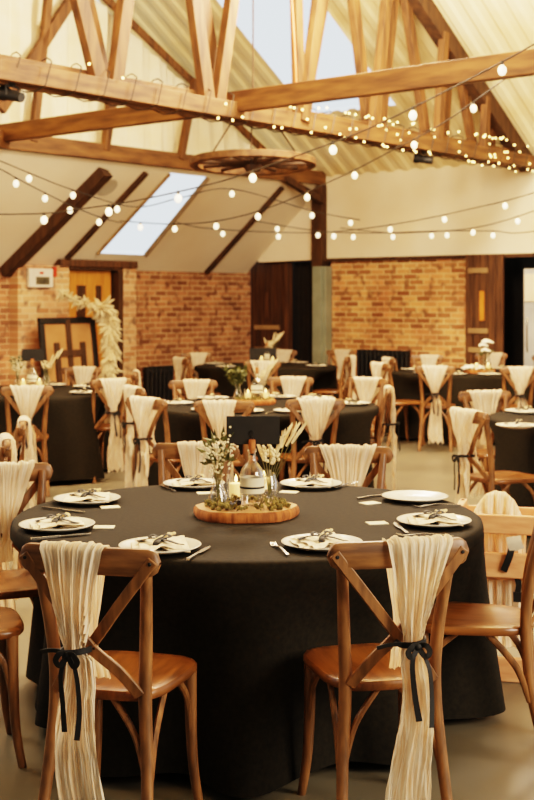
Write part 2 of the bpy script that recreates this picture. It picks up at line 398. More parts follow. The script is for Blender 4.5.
# fridge
fx0, fx1 = bx(520)+.16, bx(520)+.95
t = bthing('fridge', 'tall stainless steel fridge at the right edge of the back wall', 'fridge')
bm = bmesh.new(); box(bm, ((fx0+fx1)/2, .10, 1.0), (fx1-fx0, .60, 1.98)); blink('cabinet', bm, M['fridge'], t, bevel=.01)
bm = bmesh.new(); box(bm, ((fx0+fx1)/2, -.22, .80), (fx1-fx0-.06, .04, 1.40)); dd = blink('door', bm, M['fridge'], t, bevel=.008)
bm = bmesh.new(); sweep(bm, [(fx0+.09, -.26, .9), (fx0+.09, -.27, 1.0), (fx0+.09, -.27, 1.25), (fx0+.09, -.26, 1.35)], [.012]); link('handle', bm, M['steel'], dd)
bm = bmesh.new(); box(bm, ((fx0+fx1)/2, -.215, 1.74), (fx1-fx0-.06, .03, .36)); blink('vent_panel', bm, M['plaster'], t, bevel=.006)
# corner post
t = bthing('corner_post', 'corner post, grey steel below and dark timber above', 'post')
pw = bx(332)-bx(318)
bm = bmesh.new(); box(bm, (bx(325.5)-.01, -.13, 1.04), (pw*.60, .16, 2.08)); box(bm, (bx(325.5)+pw*.25, -.09, 1.04), (pw*.50, .16, 2.08)); blink('steel_column', bm, M['greysteel'], t, bevel=.006)
bm = bmesh.new(); box(bm, (bx(321.5), -.03, (2.08+ZB)/2), (.20, .20, ZB-2.08)); blink('timber_post', bm, M['darkbeam'], t, bevel=.008)

# main roof: ribbed sheet rising from the back wall towards the ridge, skylights left open
N_R = (0, RS, 1)
zr = lambda y: 3.42-RS*y if y > -7 else 3.42+RS*7+RS*(y+7)
def on_roof(px, py): return on_plane(px, py, (0, 0, 3.42), N_R)
SKX = [(on_roof(258, 55).x, on_roof(342, 29).x, -6.6, on_roof(338, 112).y)]
PER = .27
prof = [(0, 0), (.12, 0), (.18, .026), (.30, .026)]
xs = []
x = -1.23
while x < 13:
    for dx, dz in prof: xs.append((x+dx*PER/.36, dz))
    x += PER
ysr = sorted({0.1, -7.0, -14.0, *[s[2] for s in SKX], *[s[3] for s in SKX]}, reverse=True)
bm = bmesh.new()
grid = [[bm.verts.new((x, y, zr(y)+dz)) for x, dz in xs] for y in ysr]
for i in range(len(ysr)-1):
    ym = (ysr[i]+ysr[i+1])/2
    for j in range(len(xs)-1):
        xm = (xs[j][0]+xs[j+1][0])/2
        if any(s[0] < xm < s[1] and s[2] < ym < s[3] for s in SKX): continue
        bm.faces.new((grid[i][j], grid[i][j+1], grid[i+1][j+1], grid[i+1][j]))
struct('ceiling', bm, M['roof'], 'white ribbed roof sheeting sloping down to the back wall', smooth=False)
for n_, s in enumerate(SKX):
    bm = bmesh.new(); quad(bm, [(s[0], s[2], zr(s[2])+.06), (s[1], s[2], zr(s[2])+.06), (s[1], s[3], zr(s[3])+.06), (s[0], s[3], zr(s[3])+.06)])
    struct('window_%d' % (n_+2), bm, M['sky'], 'long pale blue skylight in the ribbed roof behind the lattice truss', smooth=False)

# ------------------------------------------------------------------ trusses
A1 = 3.5      # the near truss stands 3.5 m out from the aisle beam
t = bthing('roof_truss', 'big timber lattice truss wound with fairy lights, crossing the whole roof', 'roof truss')
ZC = 3.42
bm = bmesh.new(); box(bm, (A1-.06, -4.25, ZC), (.09, 9.0, .24)); blink('bottom_chord', bm, M['beam'], t, bevel=.008)
bm = bmesh.new(); box(bm, (A1+.08, -7.75, ZC-.03), (.07, 16.0, .16)); blink('bottom_chord', bm, M['beam'], t, bevel=.008)
bm = bmesh.new()
rl = [(A1, -.12, 3.27+RS*.12), (A1, -6.9, 3.27+RS*6.9)]
sweep(bm, rl, [(.08, .11)], rect=True, smooth_n=1, ref=(0, 0, 1)); blink('rafter', bm, M['darkbeam'], t, smooth=False, bevel=.006)
def tstrut(parent, ax, b0, b1, w, dx, mat, zt=None):
    p = on_x(b0[0], b0[1], ax); q = on_x(b1[0], b1[1], ax)
    d = (q-p).normalized()
    p = p + d*((ZC-.03)-p.z)/d.z
        # carry the strut up to the rafter line
    k = 0
    if abs(d.z+RS*d.y) > 1e-3: k = (3.27-RS*p.y-p.z)/(d.z+RS*d.y)
    k = max(.4, min(k, 3.2))
    e = p+d*k
    bm = bmesh.new(); p = p.copy(); e = e.copy(); p.x += dx; e.x += dx
    sweep(bm, [p, e], [(w*.65, .045)], rect=True, smooth_n=1, ref=(1, 0, 0)); blink('strut', bm, mat, parent, smooth=False, bevel=.005)
for b0, b1, w, dx in [((92, 70), (75, 0), .105, .05), ((116, 85), (97, 0), .085, -.13), ((112, 75), (122, 0), .10, .05), ((202, 92), (190, 0), .11, .05),
        ((229, 108), (213, 0), .10, -.13), ((215, 95), (228, 0), .095, .05), ((297, 118), (294, 0), .085, .03), ((296, 118), (311, 0), .10, .10),
        ((309, 128), (331, 0), .10, -.12), ((376, 130), (361, 0), .095, -.1), ((370, 130), (383, 0), .095, .05), ((387, 135), (401, 0), .08, -.1),
        ((434, 142), (413, 0), .085, -.1), ((434, 140), (442, 12), .085, .05), ((450, 142), (458, 35), .09, -.1), ((480, 148), (468, 80), .08, -.1), ((480, 150), (484, 82), .08, .05), ((497, 155), (500, 98), .08, -.1)]:
    tstrut(t, A1, b0, b1, w, dx, M['strut'])
for px in (8, 31, 48, 69, 119, 236):
    p = on_x(px, 72+px*.18, A1-.12); bm = bmesh.new()
    g = bmesh.ops.create_cone(bm, cap_ends=True, segments=6, radius1=.022, radius2=.02, depth=.03)
    bmesh.ops.transform(bm, matrix=Matrix.Translation((A1+.0-.115+.23-.10, p.y, ZC)) @ Matrix.Rotation(PI/2, 4, 'Y'), verts=g['verts'])
    blink('bolt', bm, M['darkbeam'], t)

# aisle truss (beam over the sloped panels) with thin posts
t = bthing('roof_truss', 'thinner timber truss against the white curtain, above the sloped left ceiling', 'roof truss')
bm = bmesh.new(); box(bm, (.02, -4.9, ZB+.10), (.12, 9.8, .20)); blink('bottom_chord', bm, M['beam'], t, bevel=.008)
bm = bmesh.new(); sweep(bm, [(-.02, -.95, 3.0+.53*.95), (-.02, -6.9, 3.0+.53*6.9)], [(.03, .045)], rect=True, smooth_n=1, ref=(0, 0, 1)); blink('rafter', bm, M['strut'], t, smooth=False, bevel=.006)
for b0, b1, w in [((32, 150), (48, 0), .09), ((104, 165), (114, 60), .09), ((178, 172), (188, 118), .09), ((0, 110), (71, 0), .13), ((104, 165), (127, 20), .05)]:
    p = on_x(b0[0], b0[1], .06); q = on_x(b1[0], b1[1], .06); d = (q-p).normalized()
    if b0[0] > 0: p = p+d*((ZB+.12)-p.z)/d.z
    k = (3.0-.53*p.y-p.z)/(d.z+.53*d.y); k = max(.3, min(k, 3))
    bm = bmesh.new(); sweep(bm, [p, p+d*k], [(w/2, .04)], rect=True, smooth_n=1, ref=(1, 0, 0)); blink('strut', bm, M['strut'], t, smooth=False, bevel=.005)
bm = bmesh.new(); sweep(bm, [(.10, -1.0, ZB+.02), (.10, -.12, ZB-.25)], [(.045, .05)], rect=True, smooth_n=1, ref=(1, 0, 0)); blink('knee_brace', bm, M['darkbeam'], t, smooth=False)

# cross tie beam
p0 = on_x(246, 104, A1); yb = p0.y-.2
bm = bmesh.new(); box(bm, (4.6, yb, ZC+.06), (9.6, .10, .20))
tag(blink('tie_beam', bm, M['beamx'], bevel=.008), 'plain horizontal timber tie beam crossing through the lattice truss', 'beam')

# white curtain behind the aisle truss
bm = bmesh.new(); uvl = bm.loops.layers.uv.new('u'); n = 260; rows = []
for i in range(n+1):
    y = -9.6+9.3*i/n; top = max(3.48, 2.98-.53*y)
    base = ZB+.16+.05*mnoise.noise(Vector((y*2.3, 0, 0)))
    col = []
    for k in range(7):
        f = k/6; z = base+(top-base)*f
        fold = .05*math.sin(y*17+1.5*math.sin(y*3.1))+.025*math.sin(y*41+f)
        col.append(bm.verts.new((-.14+fold*(.6+.6*(1-f)), y, z)))
    rows.append(col)
for i in range(n):
    for k in range(6): bm.faces.new((rows[i][k], rows[i+1][k], rows[i+1][k+1], rows[i][k+1]))
tag(blink('curtain', bm, M['curtain']), 'white pleated fabric lining hung behind the left timber truss', 'curtain')

# spotlights under the truss
def spotlight(p, yaw, tilt, label, s=1.0):
    t = thing('spotlight', label, 'spotlight', p, yaw, None)
    bm = bmesh.new(); R = Matrix.Rotation(tilt, 3, 'X')
    g0 = [( .0, -.13), (.05, -.13), (.055, -.06), (.06, .06), (.075, .09), (.075, .14), (.0, .14)]
    lathe(bm, [(r*s, z*s) for r, z in g0], 16)
    bmesh.ops.transform(bm, matrix=(R @ Matrix.Rotation(-PI/2, 3, 'X')).to_4x4(), verts=bm.verts[:]); link('lamp_body', bm, M['black'], t)
    bm = bmesh.new(); sweep(bm, [(-.09*s, 0, 0), (-.09*s, 0, .09*s), (.09*s, 0, .09*s), (.09*s, 0, 0)], [(.012*s, .006*s)], rect=True, smooth_n=0, ref=(0, 1, 0))
    box(bm, (0, 0, .115*s), (.05*s, .05*s, .06*s)); link('bracket', bm, M['black'], t, smooth=False)
p = on_x(12, 80, A1); spotlight(W(A1, p.y, 3.22), math.radians(60), .25, 'black spotlight clamped under the near left end of the lattice truss', .8)
p = on_x(424, 157, A1); spotlight(W(A1, p.y, 3.22), math.radians(70), .2, 'small black spotlight under the right part of the lattice truss', .8)
# orange cable up a strut
p = on_x(297, 105, A1+.12); q = on_x(291, -12, A1+.12); bm = bmesh.new(); sweep(bm, [p, p.lerp(q, .5)+Vector((0, .01, 0)), q], [.012], seg=6)
tag(blink('cable', bm, M['orange_cable']), 'orange cable running up a strut of the lattice truss', 'cable')

# ------------------------------------------------------------------ fairy lights wound round the near truss
t = bthing('fairy_light_string', 'string of tiny warm fairy lights wound round the lattice truss', 'fairy lights')
bm = bmesh.new(); pts = []; turns = 27; y0, y1 = -8.7, -.1
N = turns*10
for i in range(N+1):
    f = i/N; th = 2*PI*turns*f; y = y0+(y1-y0)*f
    c, s_ = math.cos(th), math.sin(th); q = max(abs(c)/.14, abs(s_)/.145)
    pts.append((A1+.01+c/q, y, ZC-.005+s_/q))
sweep(bm, pts, [.006], seg=4, smooth_n=0); blink('wire', bm, M['cord'], t)
fb = bmesh.new(); ball(fb, (0, 0, 0), .010, 8); fm = bpy.data.meshes.new('fairy_bulb'); fb.to_mesh(fm); fb.free(); fm.materials.append(M['fairy'])
rr = random.Random(3); cnt = 0; i = 0
while cnt < 98:
    u = rr.random(); f = u**.55
    if f < .52 and rr.random() < .35: continue
    k = min(int(f*N), N-1); p = pts[k]
    up = rr.random() < .45
    o = bpy.data.objects.new('bulb', fm); COL.objects.link(o); o.parent = t
    spread = .02+.16*max(0, f-.55)
    o.location = (A1+.15+rr.uniform(-.02, .02), p[1], ZC+(rr.uniform(-.14, .12) if rr.random() < .4 else (.125+rr.random()*spread if up else -.13-rr.random()*spread)))
    cnt += 1

# ------------------------------------------------------------------ wagon wheel chandelier
Zw = 13.0; wc = spt(Zw, 253, 163)
t = thing('wagon_wheel_chandelier', 'old wooden wagon wheel hung flat below the roof beams', 'chandelier', wc); t.rotation_euler.x = math.radians(-3)
R0 = .65
bm = bmesh.new(); n = 48; rings = []
for i in range(n):
    a = 2*PI*i/n; rings.append([bm.verts.new((math.cos(a)*r, math.sin(a)*r, z)) for r, z in ((R0, -.035), (R0, .035), (R0-.085, .035), (R0-.085, -.035))])
for i in range(n):
    for k in range(4): bm.faces.new((rings[i][k], rings[(i+1) % n][k], rings[(i+1) % n][(k+1) % 4], rings[i][(k+1) % 4]))
link('rim', bm, M['beam'], t, bevel=.006)
bm = bmesh.new(); lathe(bm, [(0, -.09), (.07, -.09), (.10, -.04), (.10, .05), (.06, .10), (0, .10)], 20); link('hub', bm, M['darkbeam'], t)
for i in range(12):
    a = 2*PI*i/12+.1; bm = bmesh.new(); sweep(bm, [(.09*math.cos(a), .09*math.sin(a), 0), ((R0-.07)*math.cos(a), (R0-.07)*math.sin(a), 0)], [.026, .020], seg=8, smooth_n=2, ref=(0, 0, 1)); link('spoke', bm, M['darkbeam'], t)
for i in range(3):
    a = 2*PI*i/3+.5; bm = bmesh.new(); sweep(bm, [((R0-.05)*math.cos(a), (R0-.05)*math.sin(a), .03), (.02*math.cos(a), .02*math.sin(a), .75)], [.008], seg=6, smooth_n=1, ref=(0, 1, 0)); link('chain', bm, M['darkbeam'], t)
bm = bmesh.new(); sweep(bm, [(0, 0, .74), (0, 0, 2.6)], [.008], seg=6, smooth_n=1); link('chain', bm, M['darkbeam'], t)

# ------------------------------------------------------------------ festoon strings
bb = bmesh.new(); lathe(bb, [(0, -.125), (.022, -.118), (.036, -.095), (.040, -.075), (.034, -.050), (.018, -.034), (.014, -.026), (0, -.026)], 14)
bulb_me = bpy.data.meshes.new('festoon_bulb'); bb.to_mesh(bulb_me); bb.free(); bulb_me.materials.append(M['bulbglass'])
for p in bulb_me.polygons: p.use_smooth = True
hb = bmesh.new(); lathe(hb, [(0, .012), (.014, .012), (.016, -.03), (0, -.03)], 10)
hold_me = bpy.data.meshes.new('lamp_holder'); hb.to_mesh(hb_me := hold_me); hb.free(); hold_me.materials.append(M['cord'])
def festoon(label, pts, bulbs, scale=.72):
    P3 = [spt(Z, x, y) for x, y, Z in pts]
    t = thing('festoon_string', label, 'festoon lights', P3[0], 0, 'festoon bulb strings')
    bm = bmesh.new(); sweep(bm, [p-P3[0] for p in P3], [.006], seg=5, smooth_n=6); link('wire', bm, M['cord'], t)
    dense = spline(P3, 24)
    for bxp in bulbs:
        best = min(dense, key=lambda q: abs(CX+F*q.x/q.y-bxp))
        o = bpy.data.objects.new('bulb', bulb_me); COL.objects.link(o); o.parent = t; o.location = best-P3[0]; o.scale = (scale,)*3
        h = bpy.data.objects.new('lamp_holder', hold_me); COL.objects.link(h); h.parent = o
festoon('lowest large bulb festoon string rising from left edge to upper right', [(-300, 200, 11), (-120, 214, 10.8), (-20, 214.5, 10.6), (44, 213.5, 10.5), (73, 210, 10.4), (134, 201, 10.2), (207, 185, 10), (247, 173, 9.8), (340, 140, 9.3), (400, 114, 9), (540, 41, 8), (680, -50, 7.2)], [44, 108, 179, 252, 332, 411, 500])
festoon('second festoon string rising from the aisle skylight to upper right', [(120, 221, 14.5), (167, 224, 14), (214, 221.5, 13.5), (268, 208, 13), (340, 177, 12.5), (393, 150, 12), (448, 120, 11.2), (540, 54, 10), (700, -50, 8.5)], [140, 175, 217, 257, 306, 354, 415, 475])
festoon('upper festoon string across the cream band, highest at right edge', [(175, 222, 16.5), (204, 228, 16.2), (268, 232, 16), (331, 232, 15.6), (402, 223, 15), (470, 209, 14.3), (540, 191, 13.5), (760, 120, 11.5)], [223, 278, 333, 389, 445, 505])
festoon('lower festoon string across the cream band at right', [(255, 221, 16.8), (318, 231, 16.6), (370, 233, 16.4), (420, 231.6, 16), (473, 228, 15.4), (540, 209, 14.5), (760, 130, 12.5)], [277, 318, 353, 393, 474, 516])
festoon('faint flat festoon string lowest on the cream band', [(340, 228, 17.3), (393, 233, 17), (447, 231, 16.2), (493, 231, 15.6), (540, 230.5, 15), (760, 190, 13)], [432, 447, 493])
festoon('upper faint festoon string sloping down from left edge', [(-180, 90, 11), (-10, 157, 12), (29, 173, 12.4), (73, 190, 12.8), (134, 207, 13.4), (180, 198, 13.6), (232, 189, 14), (312, 211, 15), (360, 220, 15.8)], [29, 73, 117, 232, 312, 351])
festoon('lower faint festoon string sloping down from left edge', [(-180, 80, 11.4), (-10, 164, 12), (16, 178, 12.2), (45, 193, 12.6), (70, 205, 13), (99, 217, 13.4), (122, 223, 13.7)], [16, 45, 70, 99])

# ------------------------------------------------------------------ chair prototype
def chair_parts(root):
    for s in (-1, 1):
        bm = bmesh.new(); sweep(bm, [(s*.166, -.076, 0), (s*.152, -.022, .22), (s*.137, .002, .44), (s*.144, -.010, .62), (s*.166, -.066, .86)], [.0155, .018, .020, .019, .0165], seg=12, ref=(0, 1, 0)); link('leg', bm, M['wood'], root)
        bm = bmesh.new(); sweep(bm, [(s*.155, .350, .445), (s*.157, .354, .25), (s*.163, .362, .12), (s*.176, .382, 0)], [.021, .018, .016, .014], seg=12); link('leg', bm, M['wood'], root)
        bm = bmesh.new(); sweep(bm, [(s*.195, -.092, .862), (s*.096, -.088, .735), (0, -.068 + s*.010, .612), (-s*.075, -.044, .535), (-s*.128, -.014, .462)], [(.016, .0065)], seg=8, ref=(0, 1, 0), rect=True)
        link('cross_brace', bm, M['wood'], root, bevel=.003)
        for pts in ([(s*.158, -.012, .22), (s*.156, .035, .335), (s*.150, .13, .44)], [(s*.158, .350, .235), (s*.154, .318, .36), (s*.150, .235, .44)], [(s*.145, -.012, .225), (s*.108, -.004, .345), (s*.03, .02, .442)]):
            bm = bmesh.new(); sweep(bm, pts, [(.010, .012)], seg=8); link('arch_brace', bm, M['wood'], root)
        bm = bmesh.new(); lathe(bm, [(0, .002), (.004, .002), (.0055, 0), (.0055, -.004)], 10)
        bmesh.ops.transform(bm, matrix=Matrix.Translation((s*.187, -.100, .853)) @ Matrix.Rotation(PI/2, 4, 'X'), verts=bm.verts[:]); link('bolt', bm, M['black'], root)
    # curved top rail with rounded ends
    bm = bmesh.new(); rings = []; n = 40; Lr = .212
    for i in range(n+1):
        x = -Lr+2*Lr*i/n; e = max(0, (abs(x)-(Lr-.034))/.034); hh = .038*math.sqrt(max(.02, 1-e*e*.985)); th = .015*(1 if e < .6 else 1-.5*(e-.6)/.4)
        y = -.083+.012*(abs(x)/Lr)**2-.006; zc = .853
        prof_ = [(-th, -hh+.008), (-th+.006, -hh), (th-.006, -hh), (th, -hh+.008), (th, hh-.008), (th-.006, hh), (-th+.006, hh), (-th, hh-.008)]
        rings.append([bm.verts.new((x, y+a_, zc+b_)) for a_, b_ in prof_])
    for A, B_ in zip(rings, rings[1:]):
        for k in range(8): bm.faces.new((A[k], A[(k+1) % 8], B_[(k+1) % 8], B_[k]))
    bm.faces.new(rings[0]); bm.faces.new(rings[-1]); link('top_rail', bm, M['rail'], root)
    # saddle seat
    bm = bmesh.new()
    def outline(off):
        o_ = []; N_ = 64
        for i in range(N_):
            a = 2*PI*i/N_; c, s_ = math.cos(a), math.sin(a); ex = .52
            y = .195+.205*math.copysign(abs(s_)**ex, s_); w = .168+.032*(y/.40)
            x = w*math.copysign(abs(c)**ex, c)
            k = 1-off/.2; o_.append((x*k, .195+(y-.195)*k))
        return o_
    rings = []
    for off, z in ((.022, .436), (.006, .438), (0, .446), (0, .458), (.006, .466), (.02, .469), (.06, .466), (.12, .461), (.19, .460)):
        rings.append([bm.verts.new((x, y, z)) for x, y in outline(off)])
    for A, B_ in zip(rings, rings[1:]):
        for k in range(64): bm.faces.new((A[k], A[(k+1) % 64], B_[(k+1) % 64], B_[k]))
    bm.faces.new(rings[-1]); bm.faces.new(list(reversed(rings[0]))); link('seat', bm, M['seat'], root)

# gauze drape variants, in chair coordinates
def drape_parts(root, xr, wr, xt, wt, wb, zb, seed, ribbon=True, zt=.605, wmid=None):
    rnd = random.Random(seed); ph = rnd.random()*10
    bm = bmesh.new(); uvl = bm.loops.layers.uv.new('UVMap'); NU = 80
    def width(z):
        if z >= zt:
            f = (z-zt)/(.905-zt); return wt+(wr-wt)*(f**1.05)
        f = (zt-z)/(zt-zb); return wt+(wb-wt)*min(1, f*1.25)**.6
    def cx(z):
        if z >= zt: return xt+(xr-xt)*((z-zt)/(.905-zt))
        return xt+(.02-xt*.8)*((zt-z)/(zt-zb))
    path = []
    for k in range(13): path.append((.50+.36*k/12*1.0, 'f'))       # inside of the back, upwards
    path += [(.885, 'f'), (.897, 'ft'), (.900, 't'), (.897, 'bt'), (.885, 'b')]
    for k in range(1, 34): path.append((.885-(.885-zb)*k/33, 'b'))
    rows = []; vlen = 0; uvs = []
    for (z, side) in path:
        row = []
        for i in range(NU+1):
            u = i/NU-.5; w = width(z); x = cx(z)+u*w
            gather = 1-min(1, abs(z-zt)/.30)
            amp = .0035+.010*gather+(.008 if z < zt-.1 else 0)
            uw = u*w/.2*(1+1.3*gather)
            pl = 1.5*mnoise.noise(Vector((uw*9+ph, z*1.3, seed)))+1.1*mnoise.noise(Vector((uw*21, z*2.2+ph, seed+5)))+.5*mnoise.noise(Vector((uw*48, z*7, seed+9)))
            pl *= 1.25
            bulge = math.cos(PI*u)*.022*gather
            # resting line of the cloth: over the rail, in to the crossing, then hanging free
            if side == 'b':
                yb_ = -.114 if z > .80 else (-.114+(.80-z)/(.80-zt)*.022 if z > zt else -.092-.022*min(1, (zt-z)/.25))
                y = yb_-bulge-amp*(1.2+pl)
            elif side == 'f':
                yb_ = -.060 if z > .80 else (-.060+(.80-z)/(.80-zt)*.012 if z > zt else -.048+.03*(zt-z)/.1)
                y = yb_+bulge*.6+amp*(1+pl)*.6
                if z < zt: y = max(y, -.03)
            else:
                y = {'ft': -.068, 't': -.088, 'bt': -.106}[side]
            zz = z+.004*pl*(side in ('t', 'ft', 'bt'))+(.012*math.sin(u*19+ph)+.01*math.sin(u*43) if z == path[-1][0] else 0)
            if z < zt-.02: x += .012*math.sin(z*11+ph)+.004*pl
            row.append(bm.verts.new((x, y, zz)))
        rows.append(row)
    tot = len(rows)
    for r in range(tot-1):
        for i in range(NU):
            f = bm.faces.new((rows[r][i], rows[r][i+1], rows[r+1][i+1], rows[r+1][i]))
            for lp, (ii, rr_) in zip(f.loops, ((i, r), (i+1, r), (i+1, r+1), (i, r+1))): lp[uvl].uv = (ii/NU+seed, rr_/tot*1.6)
    link('cloth', bm, M['gauze'], root, angle=80)
    if ribbon:
        bm = bmesh.new(); pts = []
        for i in range(25):
            a = 2*PI*i/24; pts.append((xt+(wt/2+.012)*math.cos(a), -.082+.050*math.sin(a)-(.018 if math.sin(a) < 0 else 0), zt+.006*math.cos(a+.5)))
        sweep(bm, pts, [(.003, .008)], rect=True, smooth_n=0, ref=(0, 0, 1))
        yb_ = -.158
        sweep(bm, [(xt-.004, yb_+.006, zt), (xt-.018, yb_-.008, zt-.05), (xt-.012, yb_-.010, zt-.13), (xt-.002, yb_-.02, zt-.205)], [(.006, .0012), (.009, .0012)], rect=True, smooth_n=6, ref=(.25, 1, 0))
        sweep(bm, [(xt+.004, yb_+.006, zt), (xt+.030, yb_-.010, zt-.06), (xt+.038, yb_-.012, zt-.15), (xt+.034, yb_-.02, zt-.225)], [(.005, .0012), (.008, .0012)], rect=True, smooth_n=6, ref=(-.25, 1, 0))
        for s in (-1, 1):
            sweep(bm, [(xt, yb_, zt), (xt+s*.018, yb_-.014, zt+.006), (xt+s*.032, yb_-.012, zt-.014), (xt+s*.020, yb_-.010, zt-.028), (xt+.002*s, yb_-.004, zt-.004)], [(.008, .0012)], rect=True, smooth_n=5, ref=(0, 1, .2))
        ball(bm, (xt, yb_-.004, zt), .011, 10, (1.1, .8, 1))
        sweep(bm, [(xt-.03, -.13, zt), (xt-.07, -.12, zt-.002), (xt-.105, -.11, zt-.012)], [(.006, .0012)], rect=True, smooth_n=4, ref=(0, 1, .2))
        link('ribbon', bm, M['ribbon'], root, angle=50)

VAR = {'a': (-.040, .195, -.028, .062, .145, .05, 1), 'b': (.055, .205, .030, .055, .135, .04, 2), 'c': (.0, .275, .0, .058, .15, .10, 3),
       'd': (-.03, .24, -.01, .06, .16, .12, 4), 'e': (.05, .25, .02, .07, .14, .22, 5)}
proto_chair = None; proto_drape = {}
CHAIRS = {}
def chair(key, pos, yaw, place, var='c', top=.893, look='honey wood crossback chair'):
    """pos: floor point under the middle of the top rail"""
    global proto_chair
    f = Vector((math.sin(yaw), math.cos(yaw), 0)); loc = Vector((pos[0], pos[1], 0))+f*.09
    lab = look+' at '+place
    if proto_chair is None:
        proto_chair = thing('crossback_chair', lab, 'chair', loc, -yaw, 'crossback chairs'); chair_parts(proto_chair); c = proto_chair
    else: c = dup(proto_chair, loc, -yaw, lab, 'chair', 'crossback chairs')
    if var:
        dl = 'cream gauze drape on chair at '+place
        if var not in proto_drape:
            d = thing('chair_drape', dl, 'drape', loc, -yaw, 'cream chair drapes'); drape_parts(d, *VAR[var]); proto_drape[var] = d
        else: dup(proto_drape[var], loc, -yaw, dl, 'drape', 'cream chair drapes')
    CHAIRS[key] = (loc, f, place)
def chp(key, px, py, table, place, var='c', yaw=None, z=.893, look='honey wood crossback chair'):
    Z = (H-z)*F/(py-HY); X = (px-CX)/F*Z
    if yaw is None:
        tx, ty = TAB[table]; yaw = math.atan2(tx-X, ty-Z)
    else: yaw = math.radians(yaw)
    chair(key, (X, Z), yaw, place, var, look=look)

TAB = {'T1': (-.075, 4.90), 'T2': (-.02, 10.0), 'T3': (-.02, 16.0), 'T4': (-2.23, 11.5), 'T5': (2.34, 14.6), 'T6': (2.46, 8.9)}
TN = {'T1': 'the foreground table', 'T2': 'the middle table', 'T3': 'the far centre table', 'T4': 'the left table', 'T5': 'the far right table', 'T6': 'the right edge table'}
fg = 'the foreground table'
chp('C1', 87.5, 546, 'T1', 'front left of the foreground table', 'a', 15)
chp('C2', 400, 540, 'T1', 'front right of the foreground table', 'b', -12)
chair('C3', (1.00, 4.42), math.radians(-78), 'right side of the foreground table, half out of frame', None)
chp('C4', 2, 464, 'T1', 'back left of the foreground table, by left edge', 'c', 158)
chair('C5', (-1.33, 4.30), math.radians(72), 'left side of the foreground table, only its seat showing', None)
chp('C6', 196, 443, 'T1', 'back of the foreground table, behind the gypsophila vase', 'd', 186)
chp('C7', 348, 446, 'T1', 'back of the foreground table, right of the black card', 'c', 184)
chp('D1', 224, 401, 'T2', 'front of the middle table, left of the two', 'd', 6)
chp('D2', 316, 399, 'T2', 'front of the middle table, right of the two', 'c', -10)
chp('D3', 133, 387, 'T2', 'left side of the middle table', 'c', 62)
chp('D4', 145, 398, 'T2', 'front left corner of the middle table', 'c', 42)
chp('D5', 193, 380, 'T2', 'back left of the middle table', 'd', 176)
chp('D6', 290, 377, 'T2', 'back of the middle table, beside its bottle', 'd', 184)
chp('D7', 368, 378, 'T2', 'back right of the middle table', 'c', 215)
chp('D8', 389, 387, 'T2', 'right side of the middle table', 'c', -88)
chp('E1', 262, 361, 'T3', 'front of the far centre table', 'c')
chp('E2', 282, 350, 'T3', 'back of the far centre table, behind the card', 'd', 188)
chp('E3', 196, 353, 'T3', 'back left of the far centre table', 'd', 160)
chp('E4', 180, 358, 'T3', 'left side of the far centre table', 'c', 60)
chp('E5', 341, 350, 'T3', 'back right of the far centre table', 'd', 205)
chp('E6', 351, 356, 'T3', 'right side of the far centre table', 'c', -70)
chp('F1', 27, 386, 'T4', 'front of the left table', 'c')
chp('F2', 82, 367, 'T4', 'back of the left table, before the framed board', 'd', 186)
chp('F3', 112, 379, 'T4', 'right side of the left table, tied drape showing', 'c', -38)
chp('F4', 136, 371, 'T4', 'back right of the left table', 'c', -95)
chp('G1', 24, 419, None, 'left aisle, farther of two at the left edge', 'c', -100)
chp('G2', 7, 437, None, 'left aisle, nearer of two at the left edge', 'c', -105)
chp('H1', 435, 366, 'T5', 'front left of the far right table', 'c', 12)
chp('H2', 427, 355, 'T5', 'back left of the far right table', 'd', 185)
chp('H3', 491, 353, 'T5', 'back of the far right table, behind the flowers', 'd', 184)
chp('H4', 379, 363, 'T5', 'left side of the far right table, nearer', 'c', 65)
chp('H5', 520, 367, 'T5', 'front right of the far right table', 'c', -6)
chp('H6', 388, 358, 'T5', 'left side of the far right table, farther', 'c', 75)
chp('H7', 549, 355, 'T5', 'right of the far right table, cut by the frame', 'd', 200)
chp('I1', 484, 391, 'T6', 'back left of the right edge table', 'c', 168)
chp('I2', 466, 410, 'T6', 'left front of the right edge table, seat showing', 'c', 62)

# ------------------------------------------------------------------ tablecloths
def tablecloth(key, seed, dents=(), n=220, label=''):
    cx_, cy_ = TAB[key]; bm = bmesh.new(); rnd = random.Random(seed); ph = [rnd.random()*6.28 for _ in range(4)]
    rows = []
    prof_ = [(.05, .75), (.4, .75), (.75, .75), (.862, .75), (.887, .7485), (.897, .742), (.901, .728), (.903, .70)]
    lvl = [('r', r, z) for r, z in prof_]+[('d', k/12, 0) for k in range(1, 13)]
    for kind, a_, z_ in lvl:
        row = []
        for i in range(n):
            th = 2*PI*i/n
            if kind == 'r': r, z = a_, z_
            else:
                f = a_; z = .70*(1-f)+.03*f
                fold = .5*math.sin(9*th+ph[0]+.7*math.sin(2*th+ph[3]))+.35*math.sin(17*th+ph[1])+.2*math.sin(5*th+ph[2])
                r = .903+.065*f+.060*fold*f**1.1
                z += .035*f*(.5+.5*math.sin(9*th+ph[0]+PI))*.6
                for dth, dz0, dr in dents:
                    da = (th-dth+PI) % (2*PI)-PI
                    r -= dr*math.exp(-(da/.27)**2)*(1 if z < .5 else max(0, 1-(z-.5)/.22))
            row.append(bm.verts.new((r*math.cos(th), r*math.sin(th), z)))
        rows.append(row)
    bm.faces.new(rows[0])
    for A, B_ in zip(rows, rows[1:]):
        for i in range(n): bm.faces.new((A[i], A[(i+1) % n], B_[(i+1) % n], B_[i]))
    o = link('tablecloth', bm, M['cloth'], angle=60); o.location = (cx_, cy_, 0)
    tag(o, label, 'tablecloth', 'black round tablecloths')
